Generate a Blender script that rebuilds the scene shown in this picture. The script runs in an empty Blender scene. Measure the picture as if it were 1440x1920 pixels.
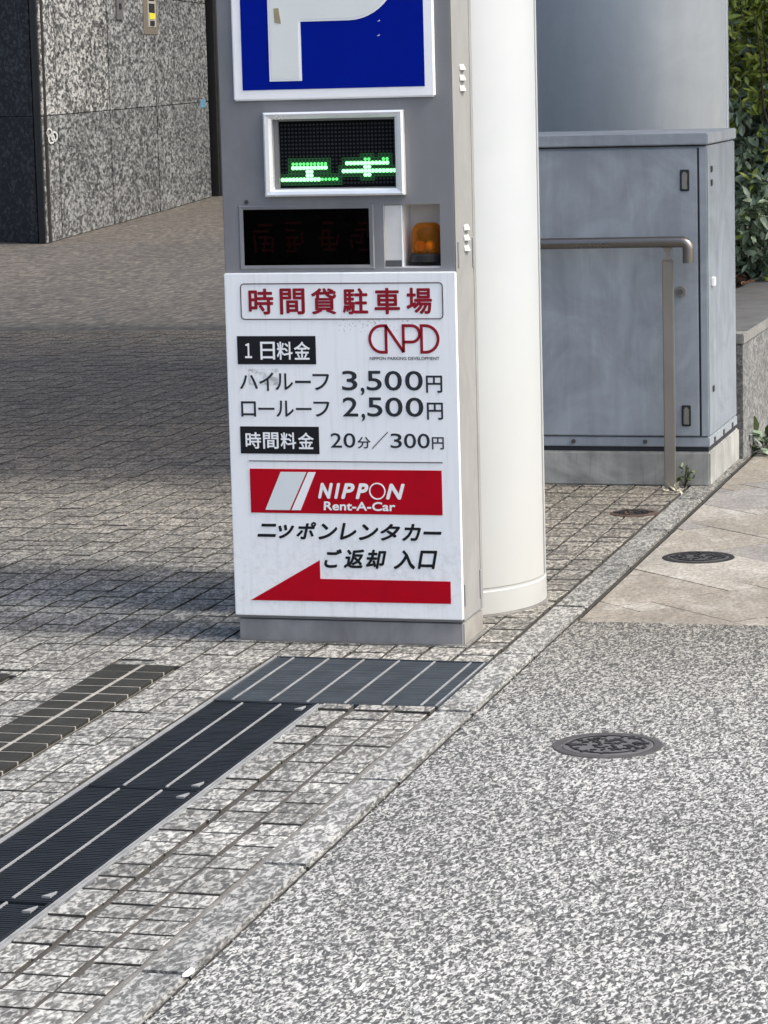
import bpy, bmesh, math, random
from mathutils import Vector, Matrix, noise as mnoise
random.seed(7)
S = bpy.context.scene
C = S.collection
PI = math.pi

# ------------------------------------------------------------------ camera, light, exposure
cd = bpy.data.cameras.new('camera'); cam = bpy.data.objects.new('camera', cd); C.objects.link(cam)
R_ = Vector((0.96508346, 0.26064044, -0.02608579)); U_ = Vector((-0.0139884, 0.15072553, 0.98847668)); F_ = Vector((-0.26156879, 0.95359759, -0.14910866))
cam.matrix_world = Matrix(((R_.x, U_.x, -F_.x, 2.53484682), (R_.y, U_.y, -F_.y, -7.66769354), (R_.z, U_.z, -F_.z, 1.56618834), (0, 0, 0, 1)))
cd.sensor_fit = 'VERTICAL'; cd.sensor_height = 24.0; cd.lens = 24.0 * 5537.9 / 1920.0
cd.clip_start = 0.1; cd.clip_end = 2000
S.camera = cam

SUN_EL, SUN_AZ = math.radians(50), math.radians(-5)      # azimuth measured from +X
w = bpy.data.worlds.new('World'); S.world = w; w.use_nodes = True
sky = w.node_tree.nodes.new('ShaderNodeTexSky'); sky.sky_type = 'NISHITA'; sky.sun_disc = False
sky.sun_elevation = SUN_EL; sky.sun_rotation = math.radians(90) - SUN_AZ; sky.air_density = 1.0; sky.dust_density = 5.0; sky.ozone_density = 0.6
bg = w.node_tree.nodes['Background']; w.node_tree.links.new(sky.outputs[0], bg.inputs[0]); bg.inputs[1].default_value = 0.15
sd = bpy.data.lights.new('sun', 'SUN'); sun = bpy.data.objects.new('sun', sd); C.objects.link(sun)
sd.energy = 1.65; sd.angle = math.radians(5.5); sd.color = (0.99, 1.0, 0.965)
sdir = Vector((math.cos(SUN_EL) * math.cos(SUN_AZ), math.cos(SUN_EL) * math.sin(SUN_AZ), math.sin(SUN_EL)))
sun.rotation_euler = sdir.to_track_quat('Z', 'Y').to_euler()
S.view_settings.view_transform = 'Standard'; S.view_settings.look = 'None'; S.view_settings.gamma = 1
S.view_settings.exposure = 1.0; S.view_settings.use_curve_mapping = False

# ------------------------------------------------------------------ material helpers
class NT:
    def __init__(s, name):
        s.m = bpy.data.materials.new(name); s.m.use_nodes = True; s.t = s.m.node_tree
        s.b = s.t.nodes['Principled BSDF']
    def n(s, typ, **kw):
        nd = s.t.nodes.new(typ)
        for k, v in kw.items():
            if k.startswith('i_'):
                nd.inputs[k[2:].replace('_', ' ')].default_value = v
            else:
                setattr(nd, k, v)
        return nd
    def l(s, a, b): s.t.links.new(a, b)
    def pos(s, scale=(1, 1, 1), obj=False):
        g = s.n('ShaderNodeTexCoord').outputs['Object'] if obj else s.n('ShaderNodeNewGeometry').outputs['Position']
        mp = s.n('ShaderNodeVectorMath', operation='MULTIPLY'); s.l(g, mp.inputs[0]); mp.inputs[1].default_value = scale
        return mp.outputs[0]
    def noise(s, vec, scale, detail=2, rough=.5, dist=0):
        t = s.n('ShaderNodeTexNoise'); s.l(vec, t.inputs['Vector'])
        t.inputs['Scale'].default_value = scale; t.inputs['Detail'].default_value = detail
        t.inputs['Roughness'].default_value = rough; t.inputs['Distortion'].default_value = dist
        return t.outputs['Fac']
    def ramp(s, fac, stops, interp='LINEAR'):
        r = s.n('ShaderNodeValToRGB'); r.color_ramp.interpolation = interp
        e = r.color_ramp.elements
        while len(e) < len(stops): e.new(.5)
        for i, (p, c) in enumerate(stops):
            e[i].position = p; e[i].color = (c, c, c, 1) if isinstance(c, (int, float)) else (*c, 1)
        s.l(fac, r.inputs[0]); return r.outputs[0]
    def mix(s, fac, a, b, mode='MIX'):
        m = s.n('ShaderNodeMix', data_type='RGBA', blend_type=mode)
        for x, i in ((fac, 0), (a, 6), (b, 7)):
            if isinstance(x, (int, float)): m.inputs[i].default_value = x if i == 0 else (x, x, x, 1)
            elif isinstance(x, tuple): m.inputs[i].default_value = (*x, 1)
            else: s.l(x, m.inputs[i])
        return m.outputs[2]
    def math(s, op, a, b=0.0, c=None):
        m = s.n('ShaderNodeMath', operation=op)
        for i, x in enumerate((a, b) if c is None else (a, b, c)):
            if isinstance(x, (int, float)): m.inputs[i].default_value = x
            else: s.l(x, m.inputs[i])
        return m.outputs[0]
    def bump(s, h, strength=.3, dist=.002):
        b = s.n('ShaderNodeBump'); b.inputs['Strength'].default_value = strength; b.inputs['Distance'].default_value = dist
        s.l(h, b.inputs['Height']); s.l(b.outputs[0], s.b.inputs['Normal'])
    def rnd(s):
        a = s.n('ShaderNodeObjectInfo').outputs['Random']; g = s.n('ShaderNodeNewGeometry').outputs['Random Per Island']
        return s.math('FRACT', s.math('ADD', a, g))

def plain(name, col, rough=.5, metal=0, grime=.12, gscale=6, bump=0, fine=0.0, spec=.5):
    m = NT(name); v = m.pos(); m.b.inputs['Specular IOR Level'].default_value = spec
    n = m.noise(v, gscale, 5, .6)
    d = m.ramp(n, [(.3, 1 - grime), (.7, 1 + grime * .4)])
    c = m.mix(1.0, col, d, 'MULTIPLY')
    if fine:
        n2 = m.noise(v, 260, 2, .6); c = m.mix(1.0, c, m.ramp(n2, [(.3, 1 - fine), (.7, 1 + fine)]), 'MULTIPLY')
    m.l(c, m.b.inputs['Base Color']); m.b.inputs['Metallic'].default_value = metal
    r = m.ramp(n, [(.3, min(1, rough + .12)), (.7, max(0, rough - .06))]); m.l(r, m.b.inputs['Roughness'])
    if bump: m.bump(m.noise(v, 40, 3), bump, .002)
    return m.m

def streaky(name, col, rough, amt=.16, metal=0, dirt=(.25, .22, .18)):
    # painted metal with vertical water streaks, wiped patches and scratches
    m = NT(name)
    v = m.pos((7, 7, .8)); n = m.noise(v, 2.2, 5, .6, .6)
    v2 = m.pos((1, 1, 1)); n2 = m.noise(v2, 3.4, 4, .6, 1.6)
    n3 = m.noise(m.pos((30, 30, 3)), 3.0, 4, .6, .3)
    c = m.mix(1.0, col, m.ramp(n, [(.3, 1 - amt), (.7, 1 + amt * .6)]), 'MULTIPLY')
    c = m.mix(1.0, c, m.ramp(n2, [(.35, 1 - amt), (.5, 1), (.62, 1 + amt)]), 'MULTIPLY')
    c = m.mix(m.ramp(n3, [(.58, 0.0), (.75, amt * 1.6)]), c, dirt)
    m.l(c, m.b.inputs['Base Color']); m.b.inputs['Metallic'].default_value = metal
    m.l(m.ramp(n2, [(.3, rough + .15), (.7, rough - .05)]), m.b.inputs['Roughness'])
    m.bump(m.noise(v2, 60, 2), .08, .001)
    return m.m

def granite(name, dark, mid, light, scale=62, stretch=(1, 1, 1), var=.25, rough=.75, tint=None, contrast=.09, bump=.35):
    m = NT(name); v = m.pos(stretch)
    n = m.noise(v, scale, 2.0, .55, .8)
    nb = m.noise(v, scale * .32, 3, .6)
    f = m.math('ADD', m.math('MULTIPLY', n, .78), m.math('MULTIPLY', nb, .22))
    c = m.ramp(f, [(.5 - contrast, dark), (.5, mid), (.5 + contrast, light)])
    r = m.rnd()
    c = m.mix(1.0, c, m.ramp(r, [(0, 1 - var), (1, 1 + var)]), 'MULTIPLY')
    big = m.noise(m.pos(), 1.3, 4, .6)
    c = m.mix(1.0, c, m.ramp(big, [(.35, .82), (.65, 1.1)]), 'MULTIPLY')
    if tint: # browner with distance from the street: older stones near the building
        y = m.n('ShaderNodeSeparateXYZ'); m.l(m.pos(), y.inputs[0])
        fac = m.ramp(m.math('MULTIPLY', m.math('ADD', y.outputs[1], 1.5), .16), [(0.0, 0.0), (1.0, 1.0)])
        c = m.mix(fac, c, m.mix(1.0, c, tint, 'MULTIPLY'))
    if 'paver' in name or 'kerb' in name:      # grit packed into the joints below the worn top
        z = m.n('ShaderNodeSeparateXYZ'); m.l(m.pos(), z.inputs[0])
        mr = m.n('ShaderNodeMapRange'); m.l(z.outputs[2], mr.inputs[0]); mr.inputs[1].default_value = -.0065; mr.inputs[2].default_value = -.0025; mr.inputs[3].default_value = 1; mr.inputs[4].default_value = 0
        c = m.mix(mr.outputs[0], c, (.030, .028, .024))
    m.l(c, m.b.inputs['Base Color']); m.b.inputs['Roughness'].default_value = rough
    m.bump(f, bump, .004)
    return m.m

M = {}
TINT = (.68, .57, .43)
M['sett_side'] = plain('joint_side_dirt', (.058, .055, .048), .95, 0, .3, 60)
M['paver'] = granite('paver_granite', (.072, .073, .068), (.172, .173, .163), (.37, .37, .348), 92, (1, .42, 1), .22, tint=TINT, contrast=.085, bump=.2)
M['kerb'] = granite('kerb_granite', (.078, .080, .077), (.180, .184, .177), (.37, .375, .36), 104, (1, .42, 1), .08, tint=(.85, .80, .73), contrast=.085, bump=.2)
M['wall_granite_sunlit'] = granite('wall_granite_sunlit', (.045, .047, .047), (.17, .173, .17), (.43, .435, .425), 28, (1, .36, 1), .18, rough=.45, contrast=.09, bump=.1)
M['wall_shaded'] = granite('wall_granite_shaded', (.035, .037, .038), (.115, .120, .121), (.27, .28, .28), 28, (1, .36, 1), .10, rough=.45, contrast=.10, bump=.1)
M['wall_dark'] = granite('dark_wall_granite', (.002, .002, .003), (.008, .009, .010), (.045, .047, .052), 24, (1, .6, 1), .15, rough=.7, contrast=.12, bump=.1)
M['planter'] = granite('planter_granite', (.085, .087, .085), (.135, .138, .135), (.20, .205, .20), 60, (1, .5, 1), .1, rough=.85)

def grout(name, a, b):
    m = NT(name); n = m.noise(m.pos(), 120, 4, .7); big = m.noise(m.pos(), 4, 3)
    c = m.mix(m.ramp(big, [(.35, 0.0), (.65, 1.0)]), a, b)
    c = m.mix(1.0, c, m.ramp(n, [(.3, .6), (.7, 1.3)]), 'MULTIPLY')
    m.l(c, m.b.inputs['Base Color']); m.b.inputs['Roughness'].default_value = .95; m.bump(n, .6, .004); return m.m
M['grout'] = grout('joint_grit', (.035, .033, .030), (.062, .058, .052))
M['grit'] = grout('brown_grit', (.034, .031, .027), (.070, .064, .056))

def aggregate():
    m = NT('washed_aggregate'); v = m.pos((1, .40, 1))
    wob = m.n('ShaderNodeTexNoise'); m.l(v, wob.inputs['Vector']); wob.inputs['Scale'].default_value = 60; wob.inputs['Detail'].default_value = 1
    ad = m.n('ShaderNodeVectorMath', operation='MULTIPLY_ADD'); m.l(wob.outputs['Color'], ad.inputs[0]); ad.inputs[1].default_value = (.016, .016, .016); m.l(v, ad.inputs[2])
    vo = m.n('ShaderNodeTexVoronoi', feature='DISTANCE_TO_EDGE'); m.l(ad.outputs[0], vo.inputs['Vector']); vo.inputs['Scale'].default_value = 84
    vc = m.n('ShaderNodeTexVoronoi', feature='F1'); m.l(ad.outputs[0], vc.inputs['Vector']); vc.inputs['Scale'].default_value = 84
    cr_ = m.n('ShaderNodeSeparateColor'); m.l(vc.outputs['Color'], cr_.inputs[0])
    n2 = m.noise(v, 190, 2, .5, .6)
    peb = m.ramp(cr_.outputs[0], [(0.0, (.014, .015, .016)), (.6, (.035, .036, .036)), (.76, (.085, .087, .085)), (.88, (.22, .225, .22)), (1.0, (.40, .41, .405))])
    paste = m.ramp(n2, [(.35, .25), (.65, .54)])
    w1 = m.noise(v, 150, 1.0, .4, .9)
    body = m.ramp(w1, [(.39, (.042, .044, .044)), (.47, (.105, .108, .106)), (.54, (.26, .263, .252)), (.62, (.45, .455, .435))])
    c = m.mix(m.ramp(vo.outputs['Distance'], [(.05, 0.0), (.16, .45)]), body, m.mix(.5, body, peb))
    c = m.mix(1.0, c, m.ramp(n2, [(.3, .85), (.7, 1.12)]), 'MULTIPLY')
    big = m.noise(m.pos(), .9, 4, .6)
    f = vo.outputs['Distance']
    c = m.mix(1.0, c, m.ramp(big, [(.3, .78), (.7, 1.1)]), 'MULTIPLY')
    y = m.n('ShaderNodeSeparateXYZ'); m.l(m.pos(), y.inputs[0])
    # the strip next to the flagstones is a browner, dirtier mix
    fac = m.ramp(m.math('ADD', m.math('MULTIPLY', y.outputs[1], .6), m.math('ADD', .62, m.math('MULTIPLY', big, .25))), [(0, 0.0), (1.0, 1.0)])
    c = m.mix(fac, c, m.mix(1.0, c, (.72, .69, .64), 'MULTIPLY'))
    m.l(c, m.b.inputs['Base Color']); m.b.inputs['Roughness'].default_value = .85
    m.bump(n2, .35, .004); return m.m
M['aggregate'] = aggregate()

def far_paving():
    m = NT('far_paving')
    bt = m.n('ShaderNodeTexBrick'); m.l(m.pos(), bt.inputs['Vector'])
    bt.offset = 0; bt.squash = 1; bt.inputs['Scale'].default_value = 1
    bt.inputs['Brick Width'].default_value = .1; bt.inputs['Row Height'].default_value = .09
    bt.inputs['Mortar Size'].default_value = .004; bt.inputs['Mortar Smooth'].default_value = .4; bt.inputs['Bias'].default_value = 0
    bt.inputs['Color1'].default_value = (.8, .8, .8, 1); bt.inputs['Color2'].default_value = (1.1, 1.1, 1.1, 1); bt.inputs['Mortar'].default_value = (.5, .48, .45, 1)
    v = m.pos((1, .3, 1)); n = m.noise(v, 22, 3, .6, .6)
    c = m.ramp(n, [(.38, (.042, .037, .030)), (.5, (.075, .066, .054)), (.62, (.125, .110, .089))])
    c = m.mix(1.0, c, bt.outputs['Color'], 'MULTIPLY')
    big = m.noise(m.pos((1, .4, 1)), .6, 3); c = m.mix(1.0, c, m.ramp(big, [(.35, .82), (.65, 1.1)]), 'MULTIPLY')
    m.l(c, m.b.inputs['Base Color']); m.b.inputs['Roughness'].default_value = .85; return m.m
M['far_paving'] = far_paving()

def flag_mat(name, a, b, pale):
    m = NT(name); v = m.pos((1, .5, 1))
    n = m.noise(v, 5, 5, .65, 1.0); f = m.noise(v, 90, 2, .6, .6)
    c = m.mix(m.ramp(n, [(.35, 0.0), (.65, 1.0)]), a, b)
    c = m.mix(m.ramp(m.noise(v, 9, 4, .6, .5), [(.52, 0.0), (.7, .6)]), c, pale)
    c = m.mix(1.0, c, m.ramp(f, [(.36, .72), (.62, 1.2)]), 'MULTIPLY')
    c = m.mix(1.0, c, m.ramp(m.rnd(), [(0, .88), (1, 1.1)]), 'MULTIPLY')
    m.l(c, m.b.inputs['Base Color']); m.b.inputs['Roughness'].default_value = .7; m.bump(f, .25, .002); return m.m
M['flag_beige'] = flag_mat('flagstone_beige', (.25, .228, .192), (.195, .177, .148), (.38, .365, .33))
M['flag_grey'] = flag_mat('flagstone_lilac_grey', (.225, .212, .196), (.175, .166, .155), (.32, .31, .29))
M['flag_cream'] = flag_mat('flagstone_cream', (.32, .302, .265), (.24, .225, .195), (.42, .41, .38))

M['body_grey'] = streaky('pylon_grey_paint', (.195, .198, .208), .45, .06)
M['side_grey'] = streaky('pylon_side_paint', (.235, .236, .230), .55, .06)
M['base_steel'] = streaky('pylon_base_steel', (.225, .225, .23), .5, .18)
M['base_side'] = streaky('pylon_base_side', (.25, .24, .22), .6, .15)
M['frame_white'] = plain('white_frame', (.90, .91, .92), .35, 0, .04, 8)
M['silver'] = plain('brushed_silver', (.88, .89, .90), .32, .55, .12, 10)
M['column'] = None
M['ring_paint'] = plain('faded_paint', (.42, .43, .42), .7)
M['black'] = plain('matt_black', (.008, .008, .009), .6, 0, .1)
M['ink'] = plain('black_print', (.014, .015, .018), .5, 0, .1, 30, spec=.12)
M['ink_grey'] = plain('charcoal_print', (.03, .033, .04), .5, 0, .1, 30, spec=.12)
M['red'] = plain('red_print', (.42, .001, .012), .45, 0, .12, 12, spec=.12)
M['dark_red'] = plain('dark_red_print', (.26, .012, .024), .5, 0, .2, 30, spec=.12)
M['thin_line'] = plain('line_print', (.10, .06, .065), .5, spec=.12)
M['print_white'] = plain('white_print', (.82, .84, .85), .45, 0, .05)
M['print_pale'] = plain('pale_print', (.66, .71, .72), .45, 0, .04)
M['small_print'] = plain('small_grey_print', (.12, .11, .12), .5, spec=.12)
M['blue'] = plain('blue_print', (.0, .010, .25), .6, 0, .06, 14)
M['blue'].node_tree.nodes['Principled BSDF'].inputs['Specular IOR Level'].default_value = .05
M['p_cream'] = plain('p_cream', (.72, .76, .73), .4, 0, .05, 5)
M['tape'] = plain('tape_residue', (.33, .28, .17), .7, 0, .3, 40)
M['iron'] = plain('cast_iron', (.05, .048, .048), .65, 0, .35, 20, .4, .2)
M['iron_dark'] = plain('cast_iron_dark', (.012, .012, .013), .7, .2, .3, 20)
M['iron_mid'] = plain('cast_iron_worn', (.085, .084, .087), .6, 0, .25, 20)
M['rust'] = plain('rusty_iron', (.075, .045, .032), .85, .1, .4, 30, .5, .3)
M['grate_dark'] = plain('drain_steel_dark', (.016, .020, .026), .9, 0, .25, 8, spec=.1)
M['grate_blue'] = plain('drain_steel_blue', (.046, .056, .066), .75, 0, .25, 8, spec=.2)
M['grate_bar'] = plain('drain_bar', (.25, .26, .265), .6, .1, .3, 15)
M['pit'] = plain('drain_pit', (.006, .007, .009), .9)
M['tile_dark'] = plain('dark_tile', (.030, .031, .028), .8, 0, .3, 9, .2, .18, spec=.12)
M['tile_joint'] = plain('tile_joint', (.27, .26, .235), .9, 0, .3, 20, .3, .2)
M['mortar'] = plain('edge_mortar', (.155, .152, .142), .9, 0, .4, 9, .5, .3)
M['taupe'] = plain('post_taupe', (.215, .195, .17), .5, .15, .12, 6)
M['stainless'] = plain('stainless_tube', (.22, .205, .19), .3, .9, .15, 10)
M['stainless_dull'] = plain('stainless_dull', (.30, .29, .27), .4, .8, .15, 10)
M['cab'] = streaky('cabinet_grey_blue_paint', (.255, .288, .322), .42, .13, 0, (.42, .46, .50))
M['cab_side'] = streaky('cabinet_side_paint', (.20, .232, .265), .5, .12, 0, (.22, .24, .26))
M['cab_dark'] = plain('cabinet_gap', (.012, .015, .02), .7)
M['concrete'] = streaky('cabinet_plinth_concrete', (.28, .285, .27), .9, .22, 0, (.10, .105, .08))
M['cyl'] = streaky('cylinder_pale_paint', (.60, .665, .72), .45, .035, .3)
M['dark_metal'] = plain('dark_frame_metal', (.022, .021, .021), .4, .3, .3, 5)
M['dark_glass'] = plain('dark_glass', (.006, .008, .009), .12, 0, .2)
M['deck'] = plain('shade_deck_soffit', (.34, .33, .31), .8, 0, .2, 1.5)
M['far_wall'] = plain('far_wall', (.05, .052, .05), .8, 0, .4, 1.5)
M['soil'] = plain('leaf_litter_soil', (.045, .028, .018), .95, 0, .6, 18, .8, .4)
M['dry_leaf'] = plain('dry_leaf', (.16, .075, .04), .8, 0, .5, 30)
M['coping'] = plain('planter_coping', (.105, .105, .105), .8, 0, .3, 6, .3, .25)
M['coping_edge'] = plain('planter_coping_edge', (.21, .21, .20), .8, 0, .35, 14, .3, .3)
M['base_ground'] = plain('ground_fill', (.09, .088, .08), .95, 0, .3, 2)
M['yellow'] = plain('yellow_sheet', (.55, .52, .03), .5)
M['button_panel'] = plain('intercom_plate', (.26, .23, .19), .4, .5, .2)
M['hood'] = plain('hood_paint', (.42, .42, .41), .5)
M['niche_dim'] = plain('insert_grey', (.30, .29, .26), .5)
M['niche'] = plain('niche_paint', (.62, .62, .60), .5, 0, .08, 8)
M['bark'] = plain('bark', (.05, .038, .028), .9, 0, .4, 20)

def column_mat():
    m = NT('column_cream_white_paint'); v = m.pos()
    n = m.noise(v, 2.2, 5, .6, .4); s = m.noise(m.pos((8, 8, 1)), 5, 4, .6)
    sp = m.noise(v, 34, 2, .5)
    c = m.mix(m.ramp(n, [(.3, 0.0), (.7, 1.0)]), (.395, .425, .44), (.435, .462, .475))
    z = m.n('ShaderNodeSeparateXYZ'); m.l(v, z.inputs[0])
    low = m.ramp(m.math('MULTIPLY', z.outputs[2], .9), [(0.0, 1.0), (1.0, 0.0)])      # yellowed, splashed foot
    c = m.mix(m.math('MULTIPLY', low, .55), c, (.36, .352, .315))
    c = m.mix(m.ramp(s, [(.62, 0.0), (.8, .25)]), c, (.45, .42, .36))
    c = m.mix(m.ramp(sp, [(.76, 0.0), (.79, .5)]), c, (.3, .27, .22))
    m.l(c, m.b.inputs['Base Color']); m.b.inputs['Roughness'].default_value = .38; return m.m
M['column'] = column_mat()

def panel_mat():
    m = NT('white_price_panel'); v = m.pos()
    xyz = m.n('ShaderNodeSeparateXYZ'); m.l(v, xyz.inputs[0]); x, z = xyz.outputs[0], xyz.outputs[2]
    def win(a, lo, hi, s=.006):
        u = m.math('SMOOTHSTEP', 0, 0) if False else None
        mr = m.n('ShaderNodeMapRange', interpolation_type='SMOOTHSTEP'); m.l(a, mr.inputs[0]); mr.inputs[1].default_value = lo; mr.inputs[2].default_value = lo + s
        mr2 = m.n('ShaderNodeMapRange', interpolation_type='SMOOTHSTEP'); m.l(a, mr2.inputs[0]); mr2.inputs[1].default_value = hi - s; mr2.inputs[2].default_value = hi
        mr2.inputs[3].default_value = 1; mr2.inputs[4].default_value = 0
        return m.math('MULTIPLY', mr.outputs[0], mr2.outputs[0])
    c = m.mix(m.ramp(m.noise(v, 3, 4, .6), [(.3, 0.0), (.7, 1.0)]), (.80, .835, .855), (.84, .865, .88))
    # smudge over the first kana (a shape of its own)
    sm = m.math('MULTIPLY', m.math('MULTIPLY', win(x, .058, .150), win(z, .712, .762)), m.ramp(m.noise(v, 45, 4, .7, .8), [(.42, 0.0), (.60, .75)]))
    c = m.mix(sm, c, (.30, .31, .30))
    # peppered dirt below the title box
    sp = m.math('MULTIPLY', m.math('MULTIPLY', win(x, .30, .56, .05), win(z, .855, .905, .01)), m.ramp(m.noise(v, 150, 2, .5), [(.60, 0.0), (.66, .7)]))
    c = m.mix(sp, c, (.33, .32, .31))
    low = m.math('MULTIPLY', win(z, .02, .36, .14), m.ramp(m.noise(v, 50, 5, .75, .3), [(.48, 0.0), (.75, .45)]))
    st_ = m.noise(m.pos((22, 1, 1.2)), 3, 4, .6); c = m.mix(m.ramp(st_, [(.52, 0.0), (.8, .35)]), c, (.52, .53, .52))
    c = m.mix(low, c, (.45, .44, .42))
    m.l(c, m.b.inputs['Base Color']); m.b.inputs['Roughness'].default_value = .4; return m.m
M['panel'] = panel_mat()

def emis(name, col, st):
    m = NT(name); m.b.inputs['Base Color'].default_value = (*col, 1)
    m.b.inputs['Emission Color'].default_value = (*col, 1); m.b.inputs['Emission Strength'].default_value = st; return m.m
M['led_on'] = emis('led_green_lit', (.26, 1.0, .32), 1.15)
M['led_dim'] = emis('led_green_dim', (.12, .85, .18), .6)
M['led_halo'] = emis('led_bloom_glow', (.0, .08, .008), .06)
M['led_off'] = plain('led_off', (.022, .024, .028), .6, spec=.2)
M['led_board'] = plain('led_board', (.002, .003, .004), .7, spec=.1)
M['led_red'] = emis('led_red_faint', (.14, .004, .014), .015)

def amber():
    m = NT('amber_plastic'); t = m.n('ShaderNodeBsdfTransparent'); t.inputs[0].default_value = (1.0, .66, .20, 1)
    m.b.inputs['Base Color'].default_value = (.62, .30, .04, 1); m.b.inputs['Roughness'].default_value = .10
    lw = m.n('ShaderNodeLayerWeight'); lw.inputs[0].default_value = .35
    f = m.ramp(lw.outputs['Facing'], [(0.0, .12), (.6, .28), (1.0, .9)])
    mx = m.n('ShaderNodeMixShader'); m.l(f, mx.inputs[0]); m.l(t.outputs[0], mx.inputs[1]); m.l(m.b.outputs[0], mx.inputs[2])
    m.l(mx.outputs[0], m.t.nodes['Material Output'].inputs[0]); return m.m
M['amber'] = amber()
def smoke():
    m = NT('smoked_acrylic'); b = m.b
    b.inputs['Base Color'].default_value = (.22, .10, .12, 1); b.inputs['Roughness'].default_value = .06
    b.inputs['Transmission Weight'].default_value = 1; b.inputs['IOR'].default_value = 1.12; return m.m
M['smoke'] = smoke()
def leafm(name, c1, c2):
    m = NT(name); r = m.rnd(); v = m.pos()
    c = m.mix(r, c1, c2); c = m.mix(1.0, c, m.ramp(m.noise(v, 30, 2), [(.3, .7), (.7, 1.25)]), 'MULTIPLY')
    m.l(c, m.b.inputs['Base Color']); m.b.inputs['Roughness'].default_value = .26
    m.b.inputs['Subsurface Weight'].default_value = 0; return m.m
M['leaf'] = leafm('glossy_dark_leaf', (.17, .24, .15), (.32, .40, .28))
M['leaf_new_sunlit'] = leafm('young_sunlit_leaf', (.28, .36, .06), (.46, .53, .13))
M['weed'] = leafm('weed_leaf', (.07, .11, .035), (.14, .18, .07))
M['weed_dry'] = leafm('dry_weed', (.40, .37, .28), (.55, .52, .42))

# ------------------------------------------------------------------ mesh helpers
def link(name, me, mat=None, parent=None):
    o = bpy.data.objects.new(name, me); C.objects.link(o)
    if mat is not None: me.materials.append(mat)
    if parent is not None: o.parent = parent
    return o
def mesh(verts, faces):
    me = bpy.data.meshes.new('m'); me.from_pydata([tuple(v) for v in verts], [], faces); me.update(); return me
def tag(o, label=None, cat=None, group=None, kind=None):
    if label: o['label'] = label
    if cat: o['category'] = cat
    if group: o['group'] = group
    if kind: o['kind'] = kind
    return o
def thing(name, label, cat, group=None, loc=(0, 0, 0)):
    o = bpy.data.objects.new(name, None); C.objects.link(o); o.location = loc; o.empty_display_size = .1
    return tag(o, label, cat, group)
class B:
    def __init__(s): s.v = []; s.f = []
    def box(s, x0, x1, y0, y1, z0, z1):
        k = len(s.v)
        s.v += [(x0, y0, z0), (x1, y0, z0), (x1, y1, z0), (x0, y1, z0), (x0, y0, z1), (x1, y0, z1), (x1, y1, z1), (x0, y1, z1)]
        s.f += [tuple(k + i for i in q) for q in ((0, 3, 2, 1), (4, 5, 6, 7), (0, 1, 5, 4), (1, 2, 6, 5), (2, 3, 7, 6), (3, 0, 4, 7))]; return s
    def prism(s, poly, z0, z1, axis='z', ch=0.0):
        # poly (a,b) CCW; axis z: (a,b,z); axis y: extruded along y from z0 to z1 with (a,z)
        k = len(s.v); n = len(poly)
        def P(a, b, t): return (a, b, t) if axis == 'z' else (a, t, b)
        for t in (z0, z1): s.v += [P(a, b, t) for a, b in poly]
        s.f += [tuple(k + i for i in reversed(range(n))), tuple(k + n + i for i in range(n))] if axis == 'z' else [tuple(k + i for i in range(n)), tuple(k + n + i for i in reversed(range(n)))]
        for i in range(n):
            j = (i + 1) % n
            q = (k + i, k + j, k + n + j, k + n + i); s.f.append(q if axis == 'z' else tuple(reversed(q)))
        return s
    def cyl(s, c, r, z0, z1, n=24, axis='z', r1=None):
        pts = [(math.cos(2 * PI * i / n), math.sin(2 * PI * i / n)) for i in range(n)]; k = len(s.v); r1 = r if r1 is None else r1
        for t, rr in ((z0, r), (z1, r1)):
            for a, b in pts:
                if axis == 'z': s.v.append((c[0] + a * rr, c[1] + b * rr, t))
                elif axis == 'y': s.v.append((c[0] + a * rr, t, c[1] - b * rr))
                else: s.v.append((t, c[0] + a * rr, c[1] + b * rr))
        s.f += [tuple(k + i for i in reversed(range(n))), tuple(k + n + i for i in range(n))]
        for i in range(n):
            j = (i + 1) % n; s.f.append((k + i, k + j, k + n + j, k + n + i))
        return s
    def tube(s, path, r, n=12):
        k = len(s.v); P = [Vector(p) for p in path]; up = None
        for i, p in enumerate(P):
            t = (P[min(i + 1, len(P) - 1)] - P[max(i - 1, 0)]).normalized()
            if up is None: up = t.orthogonal().normalized()
            up = (up - t * up.dot(t)).normalized(); sd_ = t.cross(up)
            rr = r[i] if isinstance(r, (list, tuple)) else r
            for j in range(n):
                a = 2 * PI * j / n; s.v.append(tuple(p + up * math.cos(a) * rr + sd_ * math.sin(a) * rr))
        for i in range(len(P) - 1):
            for j in range(n):
                j2 = (j + 1) % n; s.f.append((k + i * n + j, k + i * n + j2, k + (i + 1) * n + j2, k + (i + 1) * n + j))
        s.f += [tuple(k + j for j in reversed(range(n))), tuple(k + (len(P) - 1) * n + j for j in range(n))]
        return s
    def make(s, name, mat, parent=None, bevel=0, seg=2, smooth=False):
        me = mesh(s.v, s.f)
        if bevel:
            bm = bmesh.new(); bm.from_mesh(me); bmesh.ops.bevel(bm, geom=[e for e in bm.edges], offset=bevel, segments=seg, affect='EDGES', clamp_overlap=True); bm.to_mesh(me); bm.free()
        if smooth:
            for p in me.polygons: p.use_smooth = True
            try: me.set_sharp_from_angle(angle=math.radians(22))
            except Exception: pass
        return link(name, me, mat, parent)

def lathe(prof, c, n=40, caps=True):
    v = []; f = []
    for r, z in prof:
        for i in range(n):
            a = 2 * PI * i / n; v.append((c[0] + r * math.cos(a), c[1] + r * math.sin(a), z))
    for k in range(len(prof) - 1):
        for i in range(n):
            j = (i + 1) % n; f.append((k * n + i, k * n + j, (k + 1) * n + j, (k + 1) * n + i))
    if caps: f.append(tuple((len(prof) - 1) * n + i for i in range(n))); f.append(tuple(reversed(range(n))))
    return v, f

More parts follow.
